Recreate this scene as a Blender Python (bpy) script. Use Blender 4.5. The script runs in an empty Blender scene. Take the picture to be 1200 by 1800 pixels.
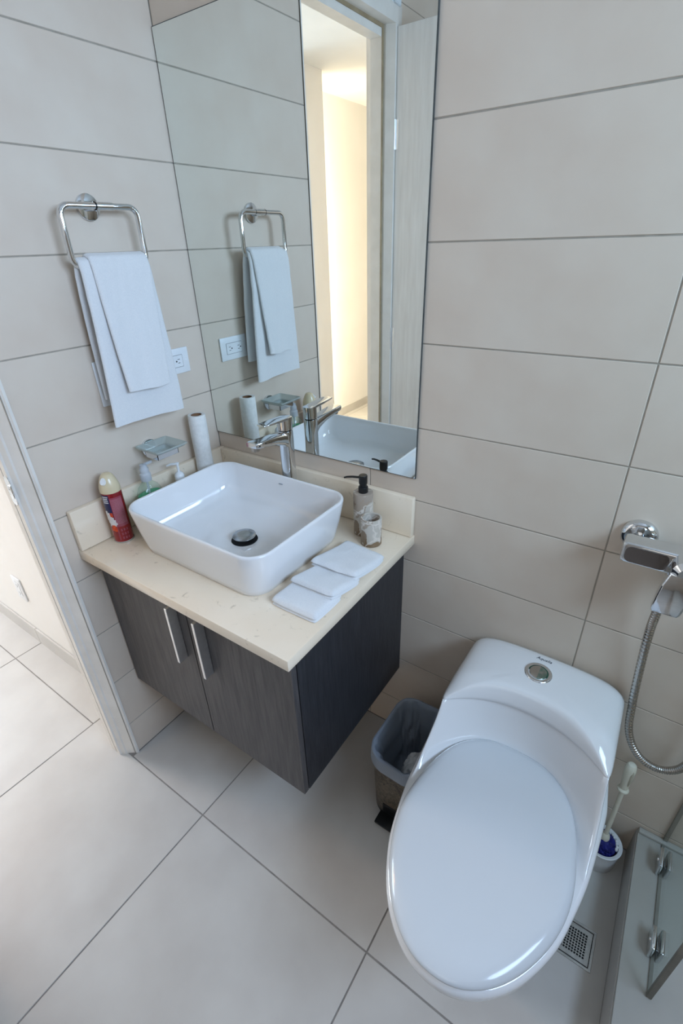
import bpy, bmesh, math, random
from mathutils import Vector, Matrix, Euler, noise
sc = bpy.context.scene
COL = sc.collection
PI = math.pi

# ------------------------------------------------------------------ camera
cd = bpy.data.cameras.new('camera'); cam = bpy.data.objects.new('camera', cd); COL.objects.link(cam)
cam.location = (1.23260, -1.03774, 1.54572)
cam.rotation_euler = Euler((math.radians(60.7165), math.radians(1.7068), math.radians(34.3138)), 'XYZ')
cd.sensor_fit = 'VERTICAL'; cd.sensor_height = 36.0; cd.sensor_width = 24.0; cd.lens = 16.9074
cd.clip_start = 0.01; cd.clip_end = 50
sc.camera = cam

# ------------------------------------------------------------------ world, lights, exposure
w = bpy.data.worlds.new('world'); sc.world = w; w.use_nodes = True
w.node_tree.nodes['Background'].inputs[0].default_value = (0.55, 0.68, 0.9, 1)
w.node_tree.nodes['Background'].inputs[1].default_value = 0.05

def area(name, loc, target, sx, sy, power, color, spread=PI):
    l = bpy.data.lights.new(name, 'AREA'); l.shape = 'RECTANGLE'; l.size = sx; l.size_y = sy
    l.energy = power; l.color = color; l.spread = spread
    o = bpy.data.objects.new(name, l); COL.objects.link(o); o.location = loc
    o.rotation_euler = (Vector(target) - Vector(loc)).to_track_quat('-Z', 'Y').to_euler()
    return o
area('window_light', (2.30, -0.75, 1.95), (0.0, -0.45, 1.25), 1.0, 0.55, 20, (0.58, 0.79, 1.10), 2.4)      # high shower window
area('rear_fill_light', (1.20, -2.25, 1.90), (0.8, 0.0, 1.0), 1.2, 0.6, 15.5, (0.15, 0.14, 0.13))             # unseen fill light added behind the camera
area('hall_daylight', (-2.9, -1.3, 1.6), (-0.6, -1.0, 0.4), 1.2, 1.6, 50, (1.14, 1.38, 1.62))
area('hall_warm_fill', (-2.0, -1.1, 2.5), (-1.4, -1.1, 0), 0.3, 0.3, 7, (1.6, 0.8, 0.30))  # unseen warm fill added in the hall, kept out of the mirror view
area('hall_lamp', (-1.35, -2.375, 1.25), (-1.49, -3.2, 1.25), 0.24, 2.2, 34, (1.0, 0.84, 0.63))
sc.view_settings.view_transform = 'Standard'; sc.view_settings.look = 'None'
sc.view_settings.gamma = 1.0; sc.view_settings.use_curve_mapping = False
sc.view_settings.exposure = 0.0

# ------------------------------------------------------------------ materials
def lin(r, g, b):
    f = lambda c: (c/255/12.92) if c/255 <= 0.04045 else ((c/255+0.055)/1.055)**2.4
    return (f(r), f(g), f(b), 1)

def mat(name, c1, c2=None, rough=0.5, metal=0.0, scale=8.0, bump=0.0, bscale=60.0, spec=0.5, coat=0.0,
        detail=4.0, stretch=None, lo=0.35, hi=0.65, rvar=0.0, trans=0.0, ior=1.45, sheen=0.0, sss=0.0, emit=None):
    m = bpy.data.materials.new(name); m.use_nodes = True
    nt = m.node_tree; N = nt.nodes; L = nt.links; b = N['Principled BSDF']
    b.inputs['Base Color'].default_value = c1
    b.inputs['Roughness'].default_value = rough; b.inputs['Metallic'].default_value = metal
    b.inputs['Specular IOR Level'].default_value = spec; b.inputs['Coat Weight'].default_value = coat
    b.inputs['Coat Roughness'].default_value = 0.05
    b.inputs['Transmission Weight'].default_value = trans; b.inputs['IOR'].default_value = ior
    b.inputs['Sheen Weight'].default_value = sheen
    if sss:
        b.inputs['Subsurface Weight'].default_value = sss; b.inputs['Subsurface Scale'].default_value = 0.01
    tc = N.new('ShaderNodeTexCoord'); mp = N.new('ShaderNodeMapping'); L.new(tc.outputs['Object'], mp.inputs[0])
    if stretch: mp.inputs['Scale'].default_value = stretch
    if c2 is not None:
        n = N.new('ShaderNodeTexNoise'); n.inputs['Scale'].default_value = scale; n.inputs['Detail'].default_value = detail
        L.new(mp.outputs[0], n.inputs['Vector'])
        r = N.new('ShaderNodeValToRGB'); r.color_ramp.elements[0].position = lo; r.color_ramp.elements[1].position = hi
        r.color_ramp.elements[0].color = c1; r.color_ramp.elements[1].color = c2
        L.new(n.outputs['Fac'], r.inputs[0]); L.new(r.outputs[0], b.inputs['Base Color'])
        if rvar:
            mr = N.new('ShaderNodeMapRange'); mr.inputs[3].default_value = rough-rvar; mr.inputs[4].default_value = rough+rvar
            L.new(n.outputs['Fac'], mr.inputs[0]); L.new(mr.outputs[0], b.inputs['Roughness'])
    if bump:
        n2 = N.new('ShaderNodeTexNoise'); n2.inputs['Scale'].default_value = bscale; n2.inputs['Detail'].default_value = 3
        L.new(mp.outputs[0], n2.inputs['Vector'])
        bp = N.new('ShaderNodeBump'); bp.inputs['Strength'].default_value = bump; bp.inputs['Distance'].default_value = 0.002
        L.new(n2.outputs['Fac'], bp.inputs['Height']); L.new(bp.outputs[0], b.inputs['Normal'])
    if emit:
        b.inputs['Emission Color'].default_value = emit[0]; b.inputs['Emission Strength'].default_value = emit[1]
    return m

M = {}
M['tile'] = mat('wall_tile_ceramic', lin(216, 199, 182), lin(222, 208, 192), 0.42, scale=5, bump=0.05, bscale=30, rvar=0.04)
M['tile_floor'] = mat('floor_tile_porcelain', lin(191, 186, 180), lin(201, 197, 191), 0.38, scale=5, detail=6, bump=0.04, bscale=40, rvar=0.06)
M['grout'] = mat('grout', lin(158, 149, 136), lin(172, 163, 151), 0.9, scale=30)
M['grout_floor'] = mat('floor_grout', lin(128, 124, 120), lin(146, 141, 136), 0.9, scale=30)
M['paint'] = mat('hall_paint', lin(236, 233, 228), lin(240, 237, 233), 0.6, scale=3)
M['ceil'] = mat('ceiling_paint', lin(232, 232, 230), lin(238, 238, 236), 0.7, scale=3)
M['plaster'] = mat('rough_plaster', lin(215, 222, 226), lin(228, 232, 234), 0.8, scale=12, bump=0.8, bscale=18)
M['frame'] = mat('painted_door_frame', lin(228, 222, 213), lin(236, 230, 222), 0.4, scale=14, bump=0.06, bscale=40)
M['seal'] = mat('frame_seal', lin(150, 132, 104), lin(170, 152, 122), 0.7, scale=20)
M['leafwood'] = mat('pale_grained_laminate', lin(232, 228, 224), lin(246, 243, 240), 0.45, scale=9, detail=8, stretch=(6, 6, 0.6), lo=0.3, hi=0.7, bump=0.15, bscale=22)
M['chrome'] = mat('chrome', (0.72, 0.74, 0.76, 1), None, 0.06, 1.0)
M['cap_chrome'] = mat('dull_chrome', (0.50, 0.52, 0.54, 1), (0.34, 0.36, 0.38, 1), 0.22, 1.0, scale=50, rvar=0.08)
M['chrome_worn'] = mat('worn_chrome', (0.45, 0.48, 0.47, 1), (0.16, 0.30, 0.25, 1), 0.25, 1.0, scale=90, rvar=0.1, lo=0.4, hi=0.75)
M['hose'] = mat('hose_steel', (0.50, 0.48, 0.45, 1), None, 0.25, 1.0)
M['steel'] = mat('brushed_steel', (0.50, 0.51, 0.52, 1), (0.62, 0.63, 0.64, 1), 0.35, 1.0, scale=60)
M['alu'] = mat('satin_aluminium', (0.80, 0.80, 0.80, 1), (0.86, 0.86, 0.86, 1), 0.38, 1.0, scale=60)
M['mirror'] = mat('mirror_silver', (0.84, 0.885, 0.86, 1), None, 0.0, 1.0)
M['mirror_edge'] = mat('mirror_edge', lin(52, 58, 58), lin(70, 76, 76), 0.3, scale=40)
M['porcelain'] = mat('glazed_porcelain', lin(234, 233, 233), None, 0.09, spec=0.6, coat=0.6)
M['seatlid'] = mat('toilet_plastic', lin(210, 213, 216), None, 0.16, spec=0.5, coat=0.3)
M['laminate_side'] = mat('oak_laminate_darker', lin(33, 34, 38), lin(54, 54, 58), 0.42, scale=10, detail=9, stretch=(14, 14, 0.9), lo=0.3, hi=0.72, bump=0.3, bscale=40)  # darker copy of the oak laminate, right side panel only
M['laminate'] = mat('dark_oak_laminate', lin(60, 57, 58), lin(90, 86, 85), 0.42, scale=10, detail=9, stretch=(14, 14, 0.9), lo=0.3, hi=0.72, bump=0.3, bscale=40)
M['black_gap'] = mat('dark_gap', lin(16, 16, 17), lin(22, 22, 23), 0.8, scale=20)
M['black'] = mat('black_plastic', lin(20, 20, 21), lin(26, 26, 27), 0.35, scale=30)
M['white_plastic'] = mat('white_plastic', lin(232, 234, 236), lin(238, 239, 240), 0.3, scale=20)
M['slot'] = mat('socket_slot', lin(30, 28, 26), lin(38, 36, 34), 0.7, scale=30)
M['ivory'] = mat('ivory_plastic', lin(222, 216, 196), lin(230, 225, 208), 0.35, scale=20)
M['navy'] = mat('navy_bristle', lin(16, 20, 92), lin(26, 34, 128), 0.6, scale=90, bump=1.0, bscale=220)
M['terry'] = mat('white_terry', lin(246, 245, 244), lin(236, 236, 237), 0.95, scale=420, bump=0.75, bscale=1100, spec=0.1, sheen=0.3, lo=0.3, hi=0.7)
M['paper'] = mat('white_paper', lin(238, 236, 232), lin(230, 228, 224), 0.9, scale=90, bump=0.4, bscale=200, spec=0.1)
M['cardboard'] = mat('brown_cardboard', lin(126, 92, 66), lin(142, 106, 78), 0.9, scale=50)

M['cream_cap'] = mat('gold_cream_plastic', lin(214, 196, 160), lin(222, 206, 172), 0.3, scale=20, coat=0.3)
M['canred'] = mat('dark_red_print', lin(128, 22, 30), lin(150, 30, 36), 0.25, scale=12, coat=0.3)
M['canpink'] = mat('rose_print', lin(150, 62, 78), lin(160, 84, 98), 0.3, scale=12)
M['cannavy'] = mat('navy_print', lin(26, 32, 76), lin(36, 42, 90), 0.3, scale=12)
M['canwhite'] = mat('white_print', lin(232, 228, 224), lin(214, 208, 208), 0.35, scale=60)
M['canorange'] = mat('orange_print', lin(222, 92, 40), lin(190, 40, 34), 0.35, scale=140)
M['green_soap'] = mat('green_soap', lin(40, 176, 118), None, 0.2, trans=0.1, ior=1.35)
M['logo'] = mat('dark_print', lin(40, 48, 62), lin(46, 54, 68), 0.5, scale=20)
M['faintlogo'] = mat('grey_print', lin(158, 164, 172), lin(164, 170, 178), 0.5, scale=20)
M['curbstone'] = mat('curb_stone', lin(184, 182, 174), lin(194, 192, 185), 0.35, scale=6, detail=6, bump=0.05, bscale=30)
M['silicone'] = mat('grey_silicone', lin(120, 118, 108), lin(134, 130, 120), 0.5, scale=30)
M['drain_dark'] = mat('drain_shadow', lin(18, 18, 18), lin(24, 24, 24), 0.8, scale=20)

def marble_counter():
    m = mat('cream_marble', lin(240, 220, 194), lin(246, 230, 208), 0.22, scale=6, detail=8, coat=0.2, lo=0.3, hi=0.7)
    nt = m.node_tree; N = nt.nodes; L = nt.links; b = N['Principled BSDF']
    base = b.inputs['Base Color'].links[0].from_socket
    tc = N['Texture Coordinate']
    v = N.new('ShaderNodeTexNoise'); v.inputs['Scale'].default_value = 28; v.inputs['Detail'].default_value = 10; v.inputs['Roughness'].default_value = 0.7
    v.inputs['Distortion'].default_value = 1.2
    L.new(tc.outputs['Object'], v.inputs['Vector'])
    r = N.new('ShaderNodeValToRGB'); r.color_ramp.elements[0].position = 0.60; r.color_ramp.elements[1].position = 0.72
    r.color_ramp.elements[0].color = (0, 0, 0, 1); r.color_ramp.elements[1].color = (0.7, 0.7, 0.7, 1)
    L.new(v.outputs['Fac'], r.inputs[0])
    mx = N.new('ShaderNodeMix'); mx.data_type = 'RGBA'
    L.new(r.outputs[0], mx.inputs[0]); L.new(base, mx.inputs[6]); mx.inputs[7].default_value = lin(178, 158, 132)
    L.new(mx.outputs[2], b.inputs['Base Color'])
    return m
M['marble'] = marble_counter()

def breccia(name, cols, sc1=22, rough=0.35, vein=lin(216, 206, 194)):
    m = bpy.data.materials.new(name); m.use_nodes = True
    nt = m.node_tree; N = nt.nodes; L = nt.links; b = N['Principled BSDF']; b.inputs['Roughness'].default_value = rough
    tc = N.new('ShaderNodeTexCoord')
    n = N.new('ShaderNodeTexNoise'); n.inputs['Scale'].default_value = sc1*0.8; n.inputs['Detail'].default_value = 3
    L.new(tc.outputs['Object'], n.inputs['Vector'])
    ad = N.new('ShaderNodeMixRGB'); ad.inputs[0].default_value = 0.12
    L.new(tc.outputs['Object'], ad.inputs[1]); L.new(n.outputs['Color'], ad.inputs[2])
    v = N.new('ShaderNodeTexVoronoi'); v.inputs['Scale'].default_value = sc1; L.new(ad.outputs[0], v.inputs['Vector'])
    r = N.new('ShaderNodeValToRGB'); r.color_ramp.interpolation = 'LINEAR'
    e = r.color_ramp.elements
    e[0].position = 0.0; e[0].color = cols[0]; e[1].position = 1.0; e[1].color = cols[-1]
    for i, c in enumerate(cols[1:-1]):
        x = e.new((i+1)/(len(cols)-1)); x.color = c
    sep = N.new('ShaderNodeSeparateColor'); L.new(v.outputs['Color'], sep.inputs[0]); L.new(sep.outputs[0], r.inputs[0])
    ve = N.new('ShaderNodeTexVoronoi'); ve.feature = 'DISTANCE_TO_EDGE'; ve.inputs['Scale'].default_value = sc1*0.8
    L.new(ad.outputs[0], ve.inputs['Vector'])
    r2 = N.new('ShaderNodeValToRGB'); r2.color_ramp.elements[0].position = 0.01; r2.color_ramp.elements[1].position = 0.055
    r2.color_ramp.elements[0].color = (1, 1, 1, 1); r2.color_ramp.elements[1].color = (0, 0, 0, 1)
    L.new(ve.outputs['Distance'], r2.inputs[0])
    mx = N.new('ShaderNodeMix'); mx.data_type = 'RGBA'; L.new(r2.outputs[0], mx.inputs[0]); L.new(r.outputs[0], mx.inputs[6])
    mx.inputs[7].default_value = vein
    L.new(mx.outputs[2], b.inputs['Base Color'])
    return m
M['stone'] = breccia('brown_veined_stone', [lin(158, 140, 124), lin(190, 178, 164), lin(172, 156, 140), lin(130, 106, 80), lin(198, 190, 178), lin(168, 150, 132)], 19)
M['binstone'] = breccia('bin_marbled_print', [lin(100, 88, 74), lin(124, 112, 96), lin(42, 34, 28), lin(112, 100, 86)], 70, vein=lin(88, 78, 64))

def thin_clear(name, tint, gloss_rough=0.02, opacity=0.0, body=(0.8, 0.8, 0.8, 1)):
    m = bpy.data.materials.new(name); m.use_nodes = True
    nt = m.node_tree; N = nt.nodes; L = nt.links; N.clear()
    out = N.new('ShaderNodeOutputMaterial'); t = N.new('ShaderNodeBsdfTransparent'); t.inputs[0].default_value = tint
    g = N.new('ShaderNodeBsdfGlossy'); g.inputs['Roughness'].default_value = gloss_rough
    lw = N.new('ShaderNodeLayerWeight'); lw.inputs[0].default_value = 0.5
    pw = N.new('ShaderNodeMath'); pw.operation = 'POWER'; pw.inputs[1].default_value = 4.0; L.new(lw.outputs['Facing'], pw.inputs[0])
    fr = N.new('ShaderNodeMath'); fr.operation = 'MULTIPLY_ADD'; fr.inputs[1].default_value = 0.5; fr.inputs[2].default_value = 0.035; L.new(pw.outputs[0], fr.inputs[0])
    mx = N.new('ShaderNodeMixShader'); L.new(fr.outputs[0], mx.inputs[0]); L.new(t.outputs[0], mx.inputs[1]); L.new(g.outputs[0], mx.inputs[2])
    last = mx.outputs[0]
    if opacity:
        d = N.new('ShaderNodeBsdfDiffuse'); d.inputs[0].default_value = body
        m2 = N.new('ShaderNodeMixShader'); m2.inputs[0].default_value = opacity
        L.new(last, m2.inputs[1]); L.new(d.outputs[0], m2.inputs[2]); last = m2.outputs[0]
    L.new(last, out.inputs[0])
    return m
M['glass'] = thin_clear('clear_glass', (0.92, 0.965, 0.95, 1))
M['bag'] = thin_clear('bin_liner_film', (0.66, 0.75, 0.86, 1), 0.18, 0.42, lin(206, 218, 234))
M['frosted'] = thin_clear('frosted_glass', (0.86, 0.90, 0.88, 1), 0.3, 0.45, lin(205, 212, 208))
M['clearplastic'] = thin_clear('clear_plastic', (0.90, 0.95, 0.93, 1), 0.08, 0.06, lin(200, 214, 206))
M['cloudyplastic'] = thin_clear('cloudy_plastic', (0.9, 0.92, 0.94, 1), 0.15, 0.55, lin(215, 220, 226))

# ------------------------------------------------------------------ mesh helpers
def finish(name, bm, m, parent=None, smooth=True, angle=35, kind=None, loc=None):
    bmesh.ops.recalc_face_normals(bm, faces=bm.faces[:])
    me = bpy.data.meshes.new(name); bm.to_mesh(me); bm.free()
    if isinstance(m, (list, tuple)):
        for x in m: me.materials.append(x)
    else: me.materials.append(m)
    if smooth:
        me.polygons.foreach_set('use_smooth', [True]*len(me.polygons)); me.set_sharp_from_angle(angle=math.radians(angle))
    o = bpy.data.objects.new(name, me); COL.objects.link(o)
    if loc: o.location = loc
    if parent:
        o.parent = parent; o.matrix_parent_inverse = Matrix.Identity(4)
        if not loc:
            o.location = (0, 0, 0)
    if kind: o['kind'] = kind
    return o

def thing(name, label, cat, loc=(0, 0, 0), group=None, rz=0):
    o = bpy.data.objects.new(name, None); COL.objects.link(o); o.location = loc; o.rotation_euler = (0, 0, rz)
    o.empty_display_size = 0.05
    o['label'] = label; o['category'] = cat
    if group: o['group'] = group
    return o
def tag(o, label, cat, group=None):
    o['label'] = label; o['category'] = cat
    if group: o['group'] = group
    return o
def struct(o, label=None, cat=None):
    o['kind'] = 'structure'
    if label: o['label'] = label
    if cat: o['category'] = cat
    return o

def B(): return bmesh.new()
def box(bm, lo, hi, bev=0.0, seg=2, mtx=None, mi=0):
    lo = Vector(lo); hi = Vector(hi)
    r = bmesh.ops.create_cube(bm, size=1.0)
    vs = r['verts']
    for v in vs:
        v.co = Vector(((v.co.x+.5)*(hi.x-lo.x)+lo.x, (v.co.y+.5)*(hi.y-lo.y)+lo.y, (v.co.z+.5)*(hi.z-lo.z)+lo.z))
    fs = set(f for v in vs for f in v.link_faces)
    for f in fs: f.material_index = mi
    if bev:
        es = list(set(e for v in vs for e in v.link_edges))
        r = bmesh.ops.bevel(bm, geom=es, offset=bev, segments=seg, affect='EDGES', profile=0.5, clamp_overlap=True)
        vs = list(set(v for f in r['faces'] for v in f.verts) | set(v for v in vs if v.is_valid))
    if mtx is not None:
        for v in vs: v.co = mtx @ v.co
    return vs
def ring_faces(bm, rings, cap0=True, cap1=True, mi=0, closed=True):
    V = [[bm.verts.new(p) for p in r] for r in rings]
    n = len(V[0])
    for a, b in zip(V[:-1], V[1:]):
        for i in range(n if closed else n-1):
            j = (i+1) % n
            f = bm.faces.new((a[i], a[j], b[j], b[i])); f.material_index = mi
    if cap0: bm.faces.new(list(reversed(V[0]))).material_index = mi
    if cap1: bm.faces.new(V[-1]).material_index = mi
    return V
def lathe(bm, prof, seg=32, c=(0, 0), cap0=True, cap1=True, mi=0):
    rings = [[(c[0]+r*math.cos(2*PI*i/seg), c[1]+r*math.sin(2*PI*i/seg), z) for i in range(seg)] for r, z in prof]
    return ring_faces(bm, rings, cap0, cap1, mi)
def rrect(cx, cy, hx, hy, r, z, n=8):
    pts = []
    r = min(r, hx*0.999, hy*0.999)
    for (sx, sy, a0) in ((1, 1, 0), (-1, 1, PI/2), (-1, -1, PI), (1, -1, 1.5*PI)):
        for k in range(n+1):
            a = a0 + PI/2*k/n
            pts.append((cx+sx*(hx-r)+r*math.cos(a), cy+sy*(hy-r)+r*math.sin(a), z))
    return pts
def cyl_between(bm, p0, p1, r0, r1=None, seg=20, mi=0):
    r1 = r0 if r1 is None else r1
    p0 = Vector(p0); p1 = Vector(p1); d = (p1-p0).normalized()
    u = d.orthogonal().normalized(); v = d.cross(u)
    rings = [[p + u*r*math.cos(2*PI*i/seg) + v*r*math.sin(2*PI*i/seg) for i in range(seg)] for p, r in ((p0, r0), (p1, r1))]
    ring_faces(bm, rings, mi=mi)
def tube(bm, path, rad, seg=12, closed=False, mi=0):
    P = [Vector(p) for p in path]; n = len(P)
    R = rad if callable(rad) else (lambda i: rad)
    rings = []; u = None
    for i in range(n):
        a = P[i-1] if (i or closed) else P[i]; b = P[(i+1) % n] if (i < n-1 or closed) else P[i]
        t = (b-a).normalized()
        u = t.orthogonal().normalized() if u is None else (u - t*u.dot(t)).normalized()
        v = t.cross(u); r = R(i)
        rings.append([P[i]+u*r*math.cos(2*PI*k/seg)+v*r*math.sin(2*PI*k/seg) for k in range(seg)])
    if closed:
        rings.append(rings[0]); V = ring_faces(bm, rings[:-1], False, False, mi)
        a, b = V[-1], V[0]
        best = min(range(seg), key=lambda s: sum((a[k].co-b[(k+s) % seg].co).length for k in range(0, seg, 3)))
        for k in range(seg):
            bm.faces.new((a[k], a[(k+1) % seg], b[(k+1+best) % seg], b[(k+best) % seg]))
    else: ring_faces(bm, rings, mi=mi)
def spline(pts, n=12):
    P = [Vector(p) for p in pts]; P = [P[0]*2-P[1]] + P + [P[-1]*2-P[-2]]
    out = []
    for i in range(1, len(P)-2):
        for k in range(n):
            t = k/n; a, b, c, d = P[i-1:i+3]
            out.append(0.5*((2*b)+(c-a)*t+(2*a-5*b+4*c-d)*t*t+(3*b-a-3*c+d)*t**3))
    out.append(P[-2]); return out
def extrude_poly(bm, pts, z0, z1, mi=0):
    ring_faces(bm, [[(x, y, z0) for x, y in pts], [(x, y, z1) for x, y in pts]], mi=mi)

# ------------------------------------------------------------------ structure
G = 0.0030          # joint width
TH = 0.008
_tile_mesh = {}
def tile_mesh(w_, h_, m, t=TH, bev=0.0008):
    k = (round(w_, 4), round(h_, 4), m.name)
    if k not in _tile_mesh:
        bm = B(); box(bm, (0, 0, 0), (w_, h_, t), 0)
        top = [e for e in bm.edges if all(v.co.z > t*0.5 for v in e.verts)]
        bmesh.ops.bevel(bm, geom=top, offset=bev, segments=1, affect='EDGES')
        bmesh.ops.recalc_face_normals(bm, faces=bm.faces[:])
        me = bpy.data.meshes.new('tile'); bm.to_mesh(me); bm.free(); me.materials.append(m); _tile_mesh[k] = me
    return _tile_mesh[k]
def lay_tiles(parent, origin, U, V, Nn, us, vs, m, skip=None, name='tile', g=G):
    """tiles between successive joint lines us (along U) and vs (along V); top face on the plane through origin, facing Nn"""
    U = Vector(U); V = Vector(V); Nn = Vector(Nn); rot = Matrix((U, V, Nn)).transposed().to_4x4()
    if U.cross(V).dot(Nn) < 0: raise ValueError
    for a, b in zip(us[:-1], us[1:]):
        for c, d in zip(vs[:-1], vs[1:]):
            if skip and skip((a+b)/2, (c+d)/2): continue
            o = bpy.data.objects.new(name, tile_mesh(b-a-g, d-c-g, m)); COL.objects.link(o)
            o.parent = parent
            o.matrix_local = Matrix.Translation(Vector(origin)+U*(a+g/2)+V*(c+g/2)-Nn*TH) @ rot
ZJ = [0.0] + [0.14+0.2*k for k in range(12)] + [2.45]
S = 0.006   # backing sits this far behind the tile faces
# back wall (holds the mirror)
bm = B(); box(bm, (-0.13, 0.0013, -0.05), (2.45, 0.12, 2.45))
o = struct(finish('wall_back', bm, M['grout'], smooth=False))
lay_tiles(o, (0, 0, 0), (1, 0, 0), (0, 0, 1), (0, -1, 0), [0, 0.6, 1.2, 1.8, 2.4], ZJ, M['tile'])
# left wall with the door opening y -0.61..-1.17, z < 2.235
DY0, DY1, DZ = -0.596, -1.192, 2.290
bm = B()
box(bm, (-0.12, DY0, -0.05), (-0.0013, 0.0013, 2.45)); box(bm, (-0.12, -2.3, -0.05), (-0.0013, DY1, 2.45)); box(bm, (-0.12, DY1, DZ), (-0.0013, DY0, 2.45))
o = struct(finish('wall_left', bm, M['grout'], smooth=False))
lay_tiles(o, (0, 0, 0), (0, 1, 0), (0, 0, 1), (1, 0, 0), [-0.585, 0], ZJ, M['tile'])
lay_tiles(o, (0, 0, 0), (0, 1, 0), (0, 0, 1), (1, 0, 0), [-1.22, -0.585], [2.328, 2.45], M['tile'])
lay_tiles(o, (0, 0, 0), (0, 1, 0), (0, 0, 1), (1, 0, 0), [-2.3, -1.82, -1.22], ZJ, M['tile'])
bm = B(); box(bm, (2.4, -2.3, -0.05), (2.5, 0.0, 1.64)); box(bm, (2.4, -2.3, 2.26), (2.5, 0.0, 2.45)); box(bm, (2.4, -0.2, 1.64), (2.5, 0.0, 2.26)); box(bm, (2.4, -2.3, 1.64), (2.5, -1.3, 2.26))
o = struct(finish('wall_right', bm, M['grout'], smooth=False))
lay_tiles(o, (2.395, 0, 0), (0, -1, 0), (0, 0, 1), (-1, 0, 0), [0, 0.6, 1.2, 1.8, 2.3], ZJ, M['tile'], skip=lambda u, v: u < 1.25 and 1.54 < v < 2.3)
bm = B(); box(bm, (-0.12, -2.4, -0.05), (2.5, -2.3, 1.58)); box(bm, (-0.12, -2.4, 2.22), (2.5, -2.3, 2.45)); box(bm, (-0.12, -2.4, 1.58), (0.58, -2.3, 2.22)); box(bm, (1.82, -2.4, 1.58), (2.5, -2.3, 2.22))
struct(finish('wall_front', bm, M['tile'], smooth=False))
bm = B(); box(bm, (0.58, -2.36, 1.58), (1.82, -2.345, 2.22)); o = struct(finish('added_rear_window', bm, M['frosted'], smooth=False))  # unseen window added to go with the rear fill light
bm = B()
for a, b_ in (((0.58, -2.38, 1.58), (0.62, -2.32, 2.22)), ((1.78, -2.38, 1.58), (1.82, -2.32, 2.22)), ((0.62, -2.38, 1.58), (1.78, -2.32, 1.62)), ((0.62, -2.38, 2.18), (1.78, -2.32, 2.22))): box(bm, a, b_, 0.002)
finish('window_frame', bm, M['alu'], o)
bm = B(); box(bm, (2.44, -1.3, 1.64), (2.455, -0.2, 2.26)); o = finish('window_1', bm, M['frosted'], smooth=False); struct(o)
bm = B()
for a, b_ in (((2.41, -1.3, 1.64), (2.47, -1.26, 2.26)), ((2.41, -0.24, 1.64), (2.47, -0.2, 2.26)), ((2.41, -1.26, 1.64), (2.47, -0.24, 1.68)), ((2.41, -1.26, 2.22), (2.47, -0.24, 2.26))): box(bm, a, b_, 0.002)
finish('window_frame', bm, M['alu'], o)
bm = B(); box(bm, (-0.12, -2.4, 2.45), (2.5, 0.12, 2.52)); struct(finish('ceiling', bm, M['ceil'], smooth=False))
# floor: one slab, tiles laid on it bath side and hall side
bm = B(); box(bm, (-3.1, -4.2, -0.06), (2.5, 0.12, -0.0014)); o = struct(finish('floor', bm, M['grout_floor'], smooth=False))
XJ = [-0.2417-0.6*k for k in range(4, -1, -1)]
YH = [-4.2, -3.609, -3.009, -2.409, -1.809, -1.210, -0.610, -0.49]
lay_tiles(o, (0, 0, 0), (1, 0, 0), (0, 1, 0), (0, 0, 1), [-3.0]+XJ[1:], YH, M['tile_floor'], g=0.0038)
# the tiles that run through the doorway and the bathroom
lay_tiles(o, (0, 0, 0), (1, 0, 0), (0, 1, 0), (0, 0, 1), [-0.2417, 0.3594, 0.9594, 1.46], [-2.3, -1.809, -1.209, -0.608], M['tile_floor'], g=0.0038)
lay_tiles(o, (0, 0, 0), (1, 0, 0), (0, 1, 0), (0, 0, 1), [0.0, 0.3594, 0.9594, 1.46], [-0.608, 0.0], M['tile_floor'], g=0.0038,
          skip=lambda x, y: x > 0.96)
lay_tiles(o, (0, 0, 0), (1, 0, 0), (0, 1, 0), (0, 0, 1), [-0.2417, -0.10], [-0.608, -0.49], M['tile_floor'], g=0.0038)
bm = B(); box(bm, (-0.2398, -0.6122, -TH), (-0.0420, -0.6040, 0.00006)); finish('tile_filler', bm, M['tile_floor'], o, smooth=False)
lay_tiles(o, (0, 0, 0), (1, 0, 0), (0, 1, 0), (0, 0, 1), [1.61, 2.4], [-2.3, -1.8, -1.2, -0.6, 0.0], M['tile_floor'], g=0.0038)
# tile with the drain cut-out (x 0.9594..1.46, y -0.608..0)
DR = (1.333, 1.425, -0.345, -0.252)
def slab(x0, x1, y0, y1):
    bm = B(); box(bm, (x0, y0, -TH), (x1, y1, 0.0)); return bm
bm = B(); h = 0.0021
x0, x1, y0, y1 = 0.9594+h, 1.46-h, -0.608+h, -h
for q in ((x0, DR[0], y0, y1), (DR[1], x1, y0, y1), (DR[0], DR[1], y0, DR[2]), (DR[0], DR[1], DR[3], y1)):
    box(bm, (q[0], q[2], -TH), (q[1], q[3], 0.0))
bmesh.ops.remove_doubles(bm, verts=bm.verts[:], dist=1e-5)
finish('tile', bm, M['tile_floor'], o, smooth=False)

# shower curb and glass
bm = B(); box(bm, (1.461, -2.3, 0.0), (1.605, -0.0005, 0.119), 0.002, 2)
cb = struct(finish('trim_1', bm, M['curbstone'])); cb['label'] = 'pale stone shower curb with a dark tiled side'
bm = B(); box(bm, (1.4585, -2.3, 0.0), (1.461, -0.0005, 0.112)); finish('side_facing', bm, M['tile_floor'], cb, smooth=False)
bm = B(); box(bm, (1.462, -0.016, 0.119), (1.604, -0.0005, 0.128), 0.003, 2); finish('wall_bead', bm, M['curbstone'], cb)
gp = thing('shower_glass', 'clear glass shower panel standing on the stone curb with two chrome clamps', 'glass panel', (1.52, -0.19, 0.12))
bm = B(); box(bm, (-0.004, -0.178, 0.003), (0.004, 0.186, 2.0), 0.0008, 1); finish('pane', bm, M['glass'], gp)
bm = B(); box(bm, (-0.0035, -0.178, 0.0), (0.0035, 0.186, 0.0035)); box(bm, (-0.0025, 0.183, 0.0), (0.0065, 0.189, 2.0)); finish('silicone_bead', bm, M['silicone'], gp)
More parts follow.
